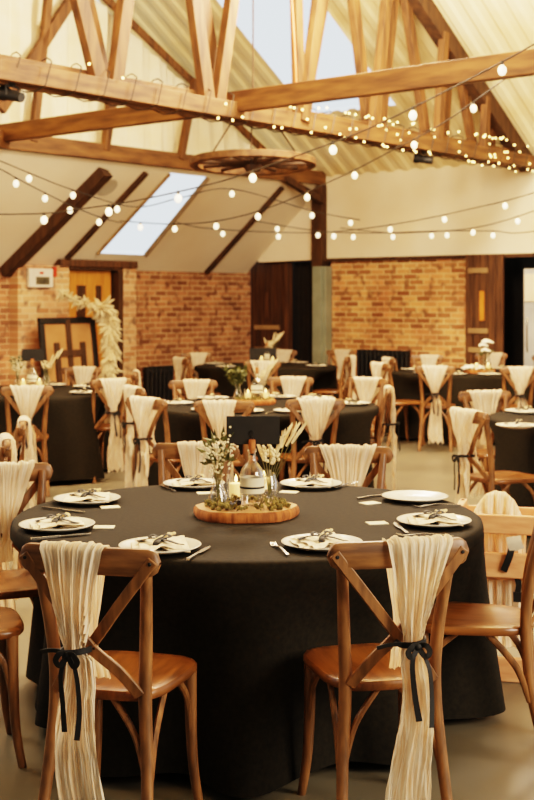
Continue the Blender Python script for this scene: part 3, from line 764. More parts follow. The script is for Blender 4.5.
def dents_for(key):
    out = []; cx_, cy_ = TAB[key]
    for k, (loc, f, place) in CHAIRS.items():
        fr = Vector((loc.x, loc.y))+Vector((f.x, f.y))*.41; d = fr-Vector((cx_, cy_))
        mid = Vector((loc.x, loc.y))-Vector((cx_, cy_))
        if d.length < 1.02 and mid.length < 1.9: out.append((math.atan2(d.y, d.x), .5, min(.5, 1.03-d.length)))
    return out
LAB = {'T1': 'black floor length cloth over the large round table in the foreground', 'T2': 'black cloth over the round table in the middle of the room',
       'T3': 'black cloth over the farthest round table, before the dark doors', 'T4': 'black cloth over the round table on the left, before the framed board',
       'T5': 'black cloth over the round table at far right, before the brick wall', 'T6': 'black cloth over the round table cut off at the right edge'}
for i, k in enumerate(TAB): tablecloth(k, i+11, dents_for(k), label=LAB[k])

# ------------------------------------------------------------------ place settings
def plate_mesh():
    bm = bmesh.new()
    lathe(bm, [(0, .006), (.085, .006), (.098, .010), (.128, .019), (.136, .0215), (.1375, .0195), (.128, .014), (.10, .004), (.085, 0), (0, 0)], 48)
    return bm
b_ = plate_mesh(); plate_me = bpy.data.meshes.new('dinner_plate')
for f in b_.faces: f.smooth = True
bmesh.ops.recalc_face_normals(b_, faces=b_.faces[:]); b_.to_mesh(plate_me); b_.free(); plate_me.materials.append(M['plate'])
def plate(loc, label, group):
    o = bpy.data.objects.new('dinner_plate', plate_me); COL.objects.link(o); o.location = loc
    tag(o, label, 'plate', group)
def napkin_parts(root, seed, detail=True):
    r = random.Random(seed)
    bm = bmesh.new(); nx, ny = 14, 8; rows = []
    for layer in range(2):
        rows = []
        for i in range(nx+1):
            u = i/nx-.5; row = []
            for j in range(ny+1):
                v_ = j/ny-.5; pinch = 1-.55*math.exp(-(u/.10)**2) if layer == 0 else 1-.3*math.exp(-(u/.1)**2)
                wid = (.085+.05*abs(u)*2)*pinch
                z = .008+layer*.008+.012*math.exp(-(u/.12)**2)*(1-4*v_*v_)+.006*mnoise.noise(Vector((u*6, v_*6, seed+layer)))+.005*math.sin(v_*22+seed)*(1-math.exp(-(u/.1)**2))
                row.append(bm.verts.new((u*(.215-.03*layer)+.012*layer, v_*wid*1.7+.02*u*(1 if layer else -1), z+.002)))
            rows.append(row)
        for i in range(nx):
            for j in range(ny): bm.faces.new((rows[i][j], rows[i+1][j], rows[i+1][j+1], rows[i][j+1]))
    link('linen', bm, M['napkin'], root)
    bm = bmesh.new()
    pts = [(.0+.02*math.cos(a), .045*math.cos(a)*1.0, .018+.016*math.sin(a)) for a in [2*PI*i/16 for i in range(17)]]
    sweep(bm, pts, [(.003, .012)], rect=True, smooth_n=0, ref=(1, 0, 0))
    sweep(bm, [(0, 0, .036), (.03, -.035, .034), (.065, -.05, .024), (.088, -.045, .020)], [(.008, .0015)], rect=True, ref=(0, 0, 1))
    sweep(bm, [(0, 0, .036), (-.03, .015, .036), (-.062, .04, .026), (-.085, .038, .022)], [(.008, .0015)], rect=True, ref=(0, 0, 1))
    for s in (-1, 1): sweep(bm, [(0, 0, .036), (s*.025, .018, .048), (s*.04, .004, .042), (s*.02, -.006, .038), (0, 0, .036)], [(.007, .0012)], rect=True, ref=(0, 0, 1))
    link('ribbon', bm, M['ribbon'], root)
    bm = bmesh.new(); sweep(bm, [(-.03, -.03, .034), (.0, .0, .042), (.05, .045, .036)], [.0015], seg=5)
    for k in range(9): ball(bm, (.012+.006*k+r.uniform(-.006, .006), .012+.005*k+r.uniform(-.008, .008), .040+r.uniform(-.003, .008)), .0055, 6, (1.5, 1, 1))
    link('dried_sprig', bm, M['pampas'], root); root.scale = (.86, .86, .9)
napk = {}
def napkin(loc, rot, label, seed, group):
    s = seed % 3
    if s not in napk:
        n = thing('napkin', label, 'napkin', loc, rot, group); napkin_parts(n, s+1); napk[s] = n
    else: dup(napk[s], loc, rot, label, 'napkin', group)

def fork_bm():
    bm = bmesh.new(); z = .004
    sweep(bm, [(0, -.10, z), (0, -.05, z+.004), (0, 0, z+.006), (0, .035, z+.002), (0, .055, z)], [(.0055, .0012), (.004, .0015), (.0028, .0018), (.004, .0012), (.010, .001)], rect=True, ref=(0, 0, 1))
    for i in range(4):
        x = -.0085+.00567*i; sweep(bm, [(x, .053, z), (x, .075, z-.002), (x, .100, z+.004)], [(.0019, .001), (.0019, .001), (.001, .0008)], rect=True, smooth_n=3, ref=(0, 0, 1))
    return bm
def knife_bm():
    bm = bmesh.new(); z = .004
    sweep(bm, [(0, -.11, z), (0, -.06, z), (0, -.005, z)], [(.006, .003), (.005, .003), (.004, .003)], rect=True, ref=(0, 0, 1))
    sweep(bm, [(0, -.007, z), (.001, .03, z), (.002, .08, z), (.004, .11, z)], [(.007, .0012), (.0095, .001), (.009, .001), (.002, .0008)], rect=True, ref=(0, 0, 1))
    return bm
cut_me = {}
for nm, fn in (('fork', fork_bm), ('knife', knife_bm)):
    b_ = fn(); me = bpy.data.meshes.new(nm); bmesh.ops.recalc_face_normals(b_, faces=b_.faces[:]); b_.to_mesh(me); b_.free(); me.materials.append(M['steel']); cut_me[nm] = me
def cutlery(nm, a, b, label, group, zt=.752):
    """a: handle end, b: tip end, pixel points on the table top"""
    A = on_z(*a, zt); B_ = on_z(*b, zt); d = B_-A
    o = bpy.data.objects.new(nm, cut_me[nm]); COL.objects.link(o); o.location = (A+B_)/2; o.rotation_euler.z = math.atan2(d.y, d.x)-PI/2
    tag(o, label, nm, group)
def card(p, rot, label, s=(.075, .055)):
    bm = bmesh.new(); box(bm, (0, 0, .0015), (s[0], s[1], .003)); o = link('place_card', bm, M['card'], smooth=False); o.location = p; o.rotation_euler.z = rot
    tag(o, label, 'place card', 'cream place cards on the foreground table')

T1P = [(57, 524, 'at the left rim of the foreground table'), (87, 498, 'at back left of the foreground table'), (160, 545, 'front left on the foreground table, behind the front chair'),
       (194, 483, 'at back of the foreground table, left of the vase'), (311, 483, 'at back of the foreground table, right of the dried flowers'),
       (322, 542, 'front right on the foreground table, beside the fork'), (415, 496, 'at back right of the foreground table'), (434, 520, 'at right rim of the foreground table')]
tc_ = Vector((*TAB['T1'], 0))
for i, (px, py, pl) in enumerate(T1P):
    p = on_z(px, py, .768); p.z = .7508
    plate(p, ('bare white dinner plate ' if i == 6 else 'white dinner plate with napkin ')+pl, 'white plates on the foreground table')
    if i != 6:
        d = tc_-p; napkin((p.x, p.y, .757), [.3, .1, .15, .2, -.1, .35, 0, 0][i], 'cream black-tied napkin '+pl, i, 'napkins on the foreground table')
cg = 'cutlery on the foreground table'
cutlery('knife', (30, 540), (92, 534), 'steel knife in front of the left rim plate', cg)
cutlery('knife', (40, 508), (88, 513), 'steel knife between the two left plates', cg)
cutlery('knife', (187, 561), (210, 547), 'steel knife right of the front left plate', cg)
cutlery('knife', (175, 492), (160, 485), 'steel knife left of the back plate near vase', cg)
cutlery('fork', (293, 560), (268, 541), 'steel fork left of the front right plate', cg)
cutlery('fork', (338, 488), (353, 484), 'steel fork right of the back plate near dried flowers', cg)
cutlery('fork', (459, 506), (414, 507), 'steel fork before the bare plate at back right', cg)
cutlery('knife', (408, 535), (393, 523), 'steel knife left of the right rim plate', cg)
cutlery('fork', (443, 537), (406, 536), 'steel fork before the right rim plate', cg)
cutlery('knife', (366, 498), (384, 495), 'steel knife left of the bare plate', cg)
for px, py, r, pl in ((110, 507, .3, 'cream place card beside the back left plate'), (104, 527, 0, 'cream place card beside the left rim plate'), (206, 493, .2, 'cream place card behind the gypsophila vase'),
                   (289, 492, -.3, 'cream place card behind the dried flower jar'), (370, 503, .6, 'cream place card left of the bare plate'), (377, 523, .25, 'cream place card left of the right rim plate')):
    card(on_z(px, py, .752).xy.to_3d()+Vector((0, 0, .7505)), r, pl)

used = {'T2': [k for k in CHAIRS if k[0] == 'D'], 'T3': [k for k in CHAIRS if k[0] == 'E'], 'T4': ['F1', 'F2', 'F3', 'F4'], 'T5': ['H1', 'H2', 'H3', 'H4', 'H5', 'H6', 'H7'], 'T6': ['I1', 'I2']}
for tk, ks in used.items():
    c = Vector(TAB[tk])
    for i, k in enumerate(ks):
        loc, f, place = CHAIRS[k]; d = (Vector((loc.x, loc.y))-c).normalized(); p = c+d*.70
        plate((p.x, p.y, .7508), 'white plate before the chair at '+place, 'white plates on '+TN[tk])
        napkin((p.x, p.y, .757), math.atan2(d.y, d.x)+PI/2, 'cream napkin before the chair at '+place, i, 'napkins on '+TN[tk])
        if tk in ('T2', 'T6'):
            o = bpy.data.objects.new('knife', cut_me['knife']); COL.objects.link(o); q = p+Vector((-d.y, d.x))*.18
            o.location = (q.x, q.y, .752); o.rotation_euler.z = math.atan2(d.y, d.x)+PI/2
            tag(o, 'steel knife before the chair at '+place, 'knife', 'cutlery on '+TN[tk])
# two plates of the right edge table whose chairs are out of the picture
for px, py, s in ((517, 425, 'nearest the camera on'), (527, 411, 'behind the nearest one on')):
    p = on_z(px, py, .768)
    plate((p.x, p.y, .7508), 'white plate '+s+' the right edge table', 'white plates on the right edge table'); napkin((p.x, p.y, .757), .2, 'cream napkin on plate '+s+' the right edge table', 1, 'napkins on the right edge table')

# ------------------------------------------------------------------ centrepieces
def wood_slice(p, r, label, seed=1):
    t = thing('wood_slice', label, 'wood slice', p, 0, 'log slices under the centrepieces'); rnd = random.Random(seed); n = 56
    rad = [r*(1+.05*math.sin(2*a+seed)+.03*math.sin(5*a)+.012*math.sin(13*a)) for a in [2*PI*i/n for i in range(n)]]
    bm = bmesh.new(); lv = [(1.0, 0.0), (1.03, .012), (1.02, .03), (.985, .038)]; rows = []
    for k, z in lv: rows.append([bm.verts.new((rad[i]*k*math.cos(2*PI*i/n), .92*rad[i]*k*math.sin(2*PI*i/n), z)) for i in range(n)])
    for A, B_ in zip(rows, rows[1:]):
        for i in range(n): bm.faces.new((A[i], A[(i+1) % n], B_[(i+1) % n], B_[i]))
    bm.faces.new(rows[0]); link('bark', bm, M['bark'], t)
    bm = bmesh.new(); bm.faces.new([bm.verts.new((rad[i]*.985*math.cos(2*PI*i/n), .92*rad[i]*.985*math.sin(2*PI*i/n), .0385)) for i in range(n)]); link('cut_face', bm, M['slice'], t)
    return t
def bottle(p, label, hgt=.20, glass=True):
    t = thing('bottle', label, 'bottle', p, 0, 'stoppered glass bottles'); s = hgt/.20
    bm = bmesh.new()
    lathe(bm, [(0, 0), (.046, 0), (.050, .006), (.050, .105), (.046, .122), (.030, .140), (.018, .150), (.0155, .160), (.0155, .182), (.020, .184), (.020, .192), (.014, .192), (.0125, .16), (.026, .138), (.042, .12), (.0465, .104), (.0465, .008), (0, .006)], 28)
    link('glass_body', bm, M['glass'], t)
    bm = bmesh.new(); lathe(bm, [(.0512, .046), (.0512, .098)], 28); lb = link('paper_label', bm, M['card'], t)
    bm = bmesh.new(); lathe(bm, [(.052, .062), (.0528, .064), (.0528, .067), (.052, .069)], 28); link('black_string', bm, M['ribbon'], t)
    bm = bmesh.new(); lathe(bm, [(0, .178), (.0115, .178), (.0145, .192), (.0145, .222), (.012, .224), (0, .224)], 16); ck = link('cork', bm, M['cork'], t)
    bm = bmesh.new(); pts = [(.009*math.cos(a)*(1+a/12), .0+.002*a, .224+.018+.012*math.sin(a)) for a in [i*.45 for i in range(24)]]
    sweep(bm, [(0, 0, .215), (.004, 0, .235)]+pts, [.0016], seg=5, smooth_n=2); link('wire_clip', bm, M['ribbon'], t)
    t.scale = (s*.80, s*.80, s)
    return t
def stems(bm, base, n, h0, spread, rnd, r=.0015, mi=0):
    tips = []
    for i in range(n):
        a = rnd.random()*2*PI; k = spread*math.sqrt(rnd.random()); h = h0*(.75+.35*rnd.random())
        tip = Vector((k*math.cos(a), k*math.sin(a), h)); mid = Vector((tip.x*.35, tip.y*.35, h*.55))
        sweep(bm, [base, mid, tip], [r, r*.7], seg=4, smooth_n=3, mi=mi); tips.append((mid, tip))
    return tips
def leafquad(bm, p, d, l, w, rnd, mi=0):
    d = d.normalized(); s = d.cross(Vector((rnd.uniform(-1, 1), rnd.uniform(-1, 1), rnd.uniform(-.3, 1)))).normalized(); nrm = d.cross(s)
    vs = [p, p+d*l*.35+s*w+nrm*w*.3, p+d*l, p+d*l*.35-s*w+nrm*w*.3]
    v_ = [bm.verts.new(q) for q in vs]; f = bm.faces.new(v_); f.material_index = mi
def vase(p, label, kind, hgt=.115, seed=1, sc_=1.0, group='small glass vases'):
    rnd = random.Random(seed); t = thing('bud_vase' if kind != 'jar' else 'glass_jar', label, 'vase', p, 0, group)
    bm = bmesh.new()
    if kind == 'jar': lathe(bm, [(0, 0), (.030, 0), (.033, .008), (.033, .08), (.026, .094), (.026, .11), (.023, .11), (.023, .092), (.030, .08), (.030, .008), (0, .005)], 22)
    else: lathe(bm, [(0, 0), (.036, 0), (.040, .008), (.036, .035), (.024, .065), (.0185, .085), (.0185, .105), (.025, .118), (.022, .118), (.016, .103), (.016, .085), (.021, .065), (.033, .035), (.036, .010), (0, .005)], 22)
    link('glass_body', bm, M['glass'], t)
    bm = bmesh.new(); lathe(bm, [(0, .006), (.030 if kind == 'jar' else .034, .010), (.029 if kind == 'jar' else .030, .042), (0, .042)], 18); link('water', bm, M['glass'], t)
    return t, rnd
def gypsophila(t, rnd, sp=.055, h=.235, leaves=True):
    bm = bmesh.new(); tips = stems(bm, Vector((0, 0, .02)), 16, h, sp, rnd); link('stems', bm, M['stem'], t)
    bm = bmesh.new()
    for m_, tp in tips:
        for k in range(9): ball(bm, tp+Vector((rnd.gauss(0, .016), rnd.gauss(0, .016), rnd.gauss(-.02, .024))), .0048, 5)
    link('white_buds', bm, M['bud'], t, smooth=False)['kind'] = 'stuff'
    if leaves:
        bm = bmesh.new()
        for k in range(46):
            a = rnd.random()*2*PI; q = Vector((math.cos(a)*rnd.uniform(.005, .05), math.sin(a)*rnd.uniform(.005, .05), rnd.uniform(.15, .265)))
            leafquad(bm, q, Vector((q.x, q.y, rnd.uniform(.0, .06))), rnd.uniform(.03, .055), rnd.uniform(.007, .013), rnd)
        link('leaves', bm, M['leaf'], t, smooth=False)
def driedflowers(t, rnd):
    bm = bmesh.new(); heads = bmesh.new()
    for i in range(8):
        dx = -.05+.018*i; tip = Vector((dx*1.5+.025, rnd.uniform(-.04, .04), .20+.05*rnd.random()+.012*i*(1 if i > 3 else 0)))
        sweep(bm, [(0, 0, .02), (tip.x*.3, tip.y*.3, .12), tip], [.0015], seg=4, smooth_n=3)
        d = (tip-Vector((0, 0, .1))).normalized()
        if i in (1, 2, 3):
            for k in range(16): ball(heads, tip-d*.05+Vector((rnd.gauss(0, .012), rnd.gauss(0, .012), rnd.gauss(0, .016))), .007, 6)
        else:
            for k in range(26): 
                q = tip-d*.085*rnd.random(); leafquad(heads, q, d+Vector((rnd.uniform(-.6, .6), rnd.uniform(-.6, .6), .2)), .026, .0035, rnd)
            sweep(heads, [tip-d*.09, tip-d*.03, tip+d*.02], [.004, .007, .001], seg=6)
    link('stems', bm, M['stem'], t); link('dried_heads', heads, M['pampas'], t)
def tealight(p, label, group, s=1.0):
    t = thing('tealight_holder', label, 'candle holder', p, 0, group)
    bm = bmesh.new(); lathe(bm, [(0, 0), (.026*s, 0), (.030*s, .01*s), (.032*s, .085*s), (.029*s, .085*s), (.027*s, .012*s), (0, .008*s)], 20); link('glass_cup', bm, M['glass'], t)
    bm = bmesh.new(); lathe(bm, [(0, .009*s), (.024*s, .009*s), (.025*s, .055*s), (.004*s, .058*s), (0, .056*s)], 18); link('candle', bm, M['wax'], t)
    bm = bmesh.new(); lathe(bm, [(0, .058*s), (.005*s, .064*s), (.004*s, .074*s), (0, .086*s)], 8); link('flame', bm, M['fairy'], t)
def moss(p, r, label, seed):
    rnd = random.Random(seed); bm = bmesh.new()
    for k in range(170):
        a = rnd.random()*2*PI; q = r*math.sqrt(rnd.uniform(.35, 1)); pt = Vector((q*math.cos(a), .9*q*math.sin(a), rnd.uniform(0, .012)))
        if rnd.random() < .6: leafquad(bm, pt, Vector((rnd.uniform(-1, 1), rnd.uniform(-1, 1), rnd.uniform(.1, .8))), rnd.uniform(.02, .04), .007, rnd)
        else: ball(bm, pt+Vector((0, 0, .004)), rnd.uniform(.006, .012), 5)
    o = link('greenery', bm, M['moss'], smooth=False); o.location = p; tag(o, label, 'greenery', None, 'stuff')
def black_sign(p, yaw, w, h, label):
    t = thing('table_card', label, 'sign', p, yaw, 'black table cards')
    bm = bmesh.new(); box(bm, (0, 0, 0), (w, .004, h)); link('card', bm, M['blackcard'], t, smooth=False)
    return t

c = on_z(246, 511, .77); sl = Vector((c.x, c.y, .7505))
wood_slice(sl, .187, 'thick bark edged log slice in the middle of the foreground table', 1)
zt_ = .7895
P1 = lambda px, py: (lambda q: Vector((q.x, q.y, zt_)))(on_z(px, py, zt_))
bt = bottle(P1(252, 506), 'clear corked bottle with cream paper label on the foreground log slice', .228)
v_, rnd = vase(P1(218, 505), 'clear bud vase of white gypsophila left of the foreground bottle', 'bud', seed=4); gypsophila(v_, rnd)
v_, rnd = vase(P1(269, 501), 'clear jar of dried grasses right of the foreground bottle', 'jar', seed=6); driedflowers(v_, rnd)
tealight(P1(236, 499), 'lit tealight glass between vase and bottle on the foreground slice', 'lit tealights', 1.15)
tealight(P1(264, 491), 'lit tealight glass behind the foreground bottle', 'lit tealights')
moss((sl.x, sl.y, zt_), .165, 'dry moss and leaves scattered on the foreground log slice', 2)
for k, (px, py) in enumerate(((229, 507), (234, 509), (238, 506))):
    q = P1(px, py); bm = bmesh.new(); ball(bm, (0, 0, .012), .014, 10, (1, 1, .95)); sweep(bm, [(0, 0, .024), (.003, 0, .032)], [.002], seg=5, smooth_n=1)
    o = link('berry', bm, M['dark_berry']); o.location = q; tag(o, 'dark berry on the foreground log slice, ' + ('leftmost of three', 'middle of three', 'rightmost of three')[k], 'berry', 'dark berries')
# card held above the bottle stopper
bp = bt.location
black_sign((bp.x+.004, bp.y+.010, zt_+.290), 0, .205, .108, 'blank black table card clipped above the foreground bottle')

def far_centre(key, kind, off=(0, 0)):
    cx_, cy_ = TAB[key]; cx_ += off[0]; cy_ += off[1]; nm = TN[key]; z = .7895
    wood_slice(Vector((cx_, cy_, .7505)), .17, 'log slice in the middle of '+nm, hash(key[1]) % 7 if False else int(key[1])+2)
    if kind != 'flowers':
        b = bottle(Vector((cx_+.02, cy_-.02, z)), 'corked bottle on the log slice of '+nm, .228)
    tealight(Vector((cx_+.09, cy_-.05, z)), 'lit tealight at the right on '+nm, 'lit tealights'); tealight(Vector((cx_-.05, cy_-.09, z)), 'lit tealight before the bottle on '+nm if kind != 'flowers' else 'lit tealight at left on '+nm, 'lit tealights')
    moss((cx_, cy_, z), .15, 'dry moss on the log slice of '+nm, int(key[1])+9)
    return cx_, cy_, z
x, y, z = far_centre('T2', 'leafy', (-.08, .1))
v_, rnd = vase(Vector((x-.13, y, z)), 'bud vase of leafy eucalyptus on the middle table', 'bud', seed=9)
bm = bmesh.new(); tips = stems(bm, Vector((0, 0, .02)), 9, .25, .12, rnd, .0025)
for m_, tp in tips:
    for k in range(16): leafquad(bm, m_.lerp(tp, rnd.random()), Vector((rnd.uniform(-1, 1), rnd.uniform(-1, 1), rnd.uniform(-.2, .8))), .05, .015, rnd)
link('leafy_stems', bm, M['leaf'], v_, smooth=False)
v_, rnd = vase(Vector((x+.05, y+.1, z)), 'jar of dried flowers behind the bottle on the middle table', 'jar', seed=16); driedflowers(v_, rnd)
x, y, z = far_centre('T3', 'card')
v_, rnd = vase(Vector((x+.05, y+.07, z)), 'jar of pale dried flowers behind the far black card', 'jar', seed=21); driedflowers(v_, rnd); v_.scale = (1.25,)*3
black_sign((x-.03, y-.05, z+.10), 0, .34, .17, 'black table card on the far centre table below dried flowers').scale = (1, 1, 1)
x, y, z = far_centre('T4', 'card', (.08, 0))
v_, rnd = vase(Vector((x-.12, y, z)), 'bud vase of gypsophila left of the bottle on the left table', 'bud', seed=24); gypsophila(v_, rnd)
v_, rnd = vase(Vector((x+.14, y+.02, z)), 'jar of dried grasses right of the bottle on the left table', 'jar', seed=25); driedflowers(v_, rnd)
black_sign((x+.02, y+.0, z+.29), 0, .20, .11, 'black table card clipped above the bottle on the left table')
x, y, z = far_centre('T5', 'flowers', (.08, -.2))
v_, rnd = vase(Vector((x+.07, y, z)), 'tall glass of white roses on the far right table', 'jar', seed=31); v_.scale = (1.45,)*3
bm = bmesh.new(); pb = bmesh.new(); stems(bm, Vector((0, 0, .02)), 4, .16, .03, rnd, .003)
for q in ((0, 0, .22), (.02, -.01, .215), (-.022, 0, .19), (-.01, -.03, .15)):
    for k in range(14):
        a = k*2.4; rr_ = .004+.0022*k; ball(pb, Vector(q)+Vector((rr_*math.cos(a), rr_*math.sin(a), .012-.0012*k)), .011, 6, (1, 1, .8))
for k in range(14): leafquad(bm, Vector((rnd.uniform(-.02, .02), rnd.uniform(-.02, .02), rnd.uniform(.1, .18))), Vector((rnd.uniform(-1, 1), rnd.uniform(-1, 1), .2)), .05, .014, rnd)
link('green_stems', bm, M['leaf'], v_, smooth=False); link('white_roses', pb, M['petal'], v_)
for k, (dx, dy) in enumerate(((-.15, -.05), (-.09, .02), (-.02, -.08))):
    bm = bmesh.new()
    for j in range(22):
        a = j*2.4; r_ = .006+.0028*j; ball(bm, (r_*math.cos(a), r_*math.sin(a), .045-.0016*j), .016, 6, (1, 1, .8))
    for j in range(5): leafquad(bm, Vector((0, 0, .008)), Vector((math.cos(j*1.3), math.sin(j*1.3), .1)), .09, .02, random.Random(j), 1)
    o = link('flower_head', bm, [M['petal'], M['leaf']]); o.location = (x+dx, y+dy, z); tag(o, 'white flower head on the far right log slice, ' + ('leftmost', 'middle', 'rightmost')[k]+' of three', 'flower', 'white flower heads')

# ------------------------------------------------------------------ highchair beside the right chair
hp = Vector((1.005, 5.30, 0)); hy = math.radians(14)
t = thing('highchair', 'pale wooden highchair with straps behind the right foreground chair', 'highchair', hp, -hy)
def hbox(nm, c, s, m='pale_wood', rx=0):
    bm = bmesh.new(); box(bm, (0, 0, 0), s, rot=Matrix.Rotation(rx, 3, 'X') if rx else None); bmesh.ops.translate(bm, verts=bm.verts[:], vec=c); return link(nm, bm, M[m], t, bevel=.006)
for s in (-1, 1):
    hbox('side_post', (s*.215, -.02, .345), (.030, .05, .69)); hbox('side_post', (s*.215, .36, .34), (.030, .05, .68))
    hbox('armrest', (s*.215, .17, .665), (.034, .46, .03)); hbox('foot_rail', (s*.225, .17, .03), (.05, .56, .06))
hbox('back_board', (0, -.035, .645), (.44, .022, .080)); hbox('back_board', (0, -.035, .475), (.44, .022, .105)); hbox('base_board', (0, -.06, .05), (.42, .03, .10)); hbox('seat_board', (0, .17, .42), (.41, .38, .022)); hbox('front_board', (0, .37, .62), (.41, .022, .07))
bm = bmesh.new(); sweep(bm, [(.03, -.052, .60), (.035, -.062, .575), (.045, -.058, .545)], [(.030, .003)], rect=True, ref=(0, 1, 0)); link('white_strap', bm, M['strap'], t)
bm = bmesh.new(); sweep(bm, [(0.025, -.052, .565), (0.015, -.06, .52), (-0.010, -.052, .455)], [(.014, .005)], rect=True, ref=(0, 1, 0)); sweep(bm, [(0.040, -.03, .44), (0.050, -.035, .40), (0.045, -.03, .36)], [(.012, .003)], rect=True, ref=(0, 1, 0))
box(bm, (.045, -.03, .345), (.034, .014, .04)); link('black_buckle', bm, M['ribbon'], t)
# its drape
t2 = thing('chair_drape', 'cream gauze drape bunched over the top of the wooden highchair', 'drape', hp, -hy, 'cream chair drapes')
bm = bmesh.new(); uvl = bm.loops.layers.uv.new('UVMap'); rows = []; NU = 40
for k in range(26):
    f = k/25; row = []
    for i in range(NU+1):
        u = i/NU-.5
        ang = -PI*.95*(1-f) if f < .55 else None
        hump = (.750-.26*abs(u)**2.4*3.2)
        if f < .3: zz = .12+(hump-.12)*(f/.3); yy = .045
        elif f < .5:
            q = (f-.3)/.2; zz = hump+.015*math.sin(q*PI); yy = .045+.10*q
        else:
            q = (f-.5)/.5; zz = hump-(hump-.44)*q; yy = .145+.01*q
        pl = math.sin(2*PI*6*u)+.5*math.sin(2*PI*13*u+f*3)
        row.append(bm.verts.new((-.045+u*(.25-.06*abs(f-.4)), yy-.012*pl-.02*(f < .3), zz)))
    rows.append(row)
for r_ in range(25):
    for i in range(NU):
        f_ = bm.faces.new((rows[r_][i], rows[r_][i+1], rows[r_+1][i+1], rows[r_+1][i]))
        for lp, (ii, jj) in zip(f_.loops, ((i, r_), (i+1, r_), (i+1, r_+1), (i, r_+1))): lp[uvl].uv = (ii/NU, jj/25)
link('cloth', bm, M['gauze'], t2, angle=80)

# ------------------------------------------------------------------ framed board with pampas garland, wall sign, radiators
cB = on_x(72, 345, XL+.62); yb0 = on_x(46, 345, XL+.62).y; yb1 = on_x(102, 345, XL+.62).y
wB = abs(yb1-yb0); hB = 1.28
t = thing('framed_board', 'black framed tan board standing on the floor before the pine door', 'board', W(XL+.62, (yb0+yb1)/2, 0), ROT+PI/2)
def fbox(nm, c, s, m): 
    bm = bmesh.new(); box(bm, c, s); o = link(nm, bm, M[m], t, bevel=.006); o.rotation_euler.x = math.radians(-7); return o
def z_at(py, p): return H+(HY-py)/F*(PB+RB @ p).y
ztB = z_at(317, cB)
fbox('tan_panel', (0, 0, ztB/2), (wB-.06, .02, ztB-.06), 'tan')
for s in (-1, 1): fbox('frame_side', (s*(wB/2-.04), -.01, ztB/2), (.08, .05, ztB), 'black')
fbox('frame_top', (0, -.012, ztB-.04), (wB, .05, .08), 'black')
fbox('centre_bar', (0, -.02, ztB/2), (.075, .04, ztB-.05), 'darkbeam')
zc_ = z_at(353, cB)
fbox('cross_bar', (0, -.025, zc_), (.42, .04, .085), 'darkbeam')
for s in (-1, 1): fbox('upright_bar', (s*.22, -.028, zc_-.12), (.075, .045, .52), 'darkbeam')
# pampas garland
rnd = random.Random(12)
org = W(XL+.78, yb1, 0)
t = thing('pampas_garland', 'cream dried pampas garland over the right corner of the framed board', 'dried flowers', org)
gp = [(62, 294), (75, 301), (88, 306), (98, 309), (104, 309), (109, 313), (110, 322), (109, 335), (112, 348), (109, 360), (109, 372)]
gx = []
for px, py in gp: q = on_x(px, py, XL+.72); gx.append(PB+RB @ q-org)
bm = bmesh.new(); sweep(bm, gx, [.012], seg=6); link('vine', bm, M['stem'], t)
bm = bmesh.new(); sp_ = spline(gx, 8)
for i, p in enumerate(sp_):
    k = i/len(sp_); n_ = 4 if k < .35 else 7
    for j in range(n_):
        tang = (sp_[min(i+1, len(sp_)-1)]-sp_[max(i-1, 0)]).normalized()
        out = Vector((rnd.uniform(-1, 1), rnd.uniform(-.9, .5), rnd.uniform(-.8, .7)))
        d = (out*(.7 if k > .3 else .5)+tang*rnd.uniform(-.3, .6)*(1 if k > .3 else -1)+Vector((0, 0, -.5 if k > .4 else .05))).normalized()
        L_ = rnd.uniform(.10, .22) if k > .3 else rnd.uniform(.06, .15)
        sweep(bm, [p, p+d*L_*.5+Vector((0, 0, .012)), p+d*L_], [.008, .022 if k > .3 else .016, .003], seg=5, smooth_n=3)
link('plumes', bm, M['pampas'], t)['kind'] = 'stuff'
# wall sign
q = on_x(39, 278, XL+.19); zs = z_at(278, q)
t = thing('wall_sign', 'white framed picture box high on the pale brick, left of pine door', 'sign', W(XL+.19, q.y, zs), ROT+PI/2)
bm = bmesh.new(); box(bm, (0, -.02, 0), (.40, .06, .245)); link('white_case', bm, M['white'], t, bevel=.008)
bm = bmesh.new(); box(bm, (.02, -.053, -.035), (.22, .008, .10)); link('dark_picture', bm, M['pic'], t)
bm = bmesh.new(); box(bm, (.0, -.053, .065), (.06, .008, .03)); link('red_mark', bm, M['red'], t)
q = on_x(53.5, 272, XL+.19)
bm = bmesh.new(); box(bm, (0, -.02, 0), (.05, .04, .13)); box(bm, (0, -.045, .02), (.03, .015, .05)); o = link('alarm_box', bm, M['red'], bevel=.005); o.location = W(XL+.19, q.y, z_at(272, q)); o.rotation_euler.z = ROT+PI/2
tag(o, 'small red alarm box right of the white framed wall picture', 'alarm')
def radiator(p, yaw, L_, hgt, label):
    t = thing('radiator', label, 'radiator', p, yaw, 'black column radiators'); n_ = int(L_/.075)
    for i in range(n_):
        bm = bmesh.new(); x = -L_/2+(i+.5)*L_/n_
        sweep(bm, [(x, 0, .05), (x, 0, hgt*.5), (x, 0, hgt)], [(.025, .055)], seg=8, smooth_n=2, ref=(0, 1, 0)); link('column', bm, M['black'], t)
    bm = bmesh.new()
    for z in (.10, hgt-.07): sweep(bm, [(-L_/2, 0, z), (L_/2, 0, z)], [.028], seg=8, smooth_n=1, ref=(0, 0, 1))
    for s in (-1, 1): box(bm, (s*L_*.42, 0, .03), (.04, .08, .06))
    link('header_pipe', bm, M['black'], t)
xa, xb = bx(361), bx(414); radiator(W((xa+xb)/2, -.10, 0), ROT, xb-xa, z_at(350, Vector(((xa+xb)/2, -.1, 0))), 'black column radiator below the back brick wall')
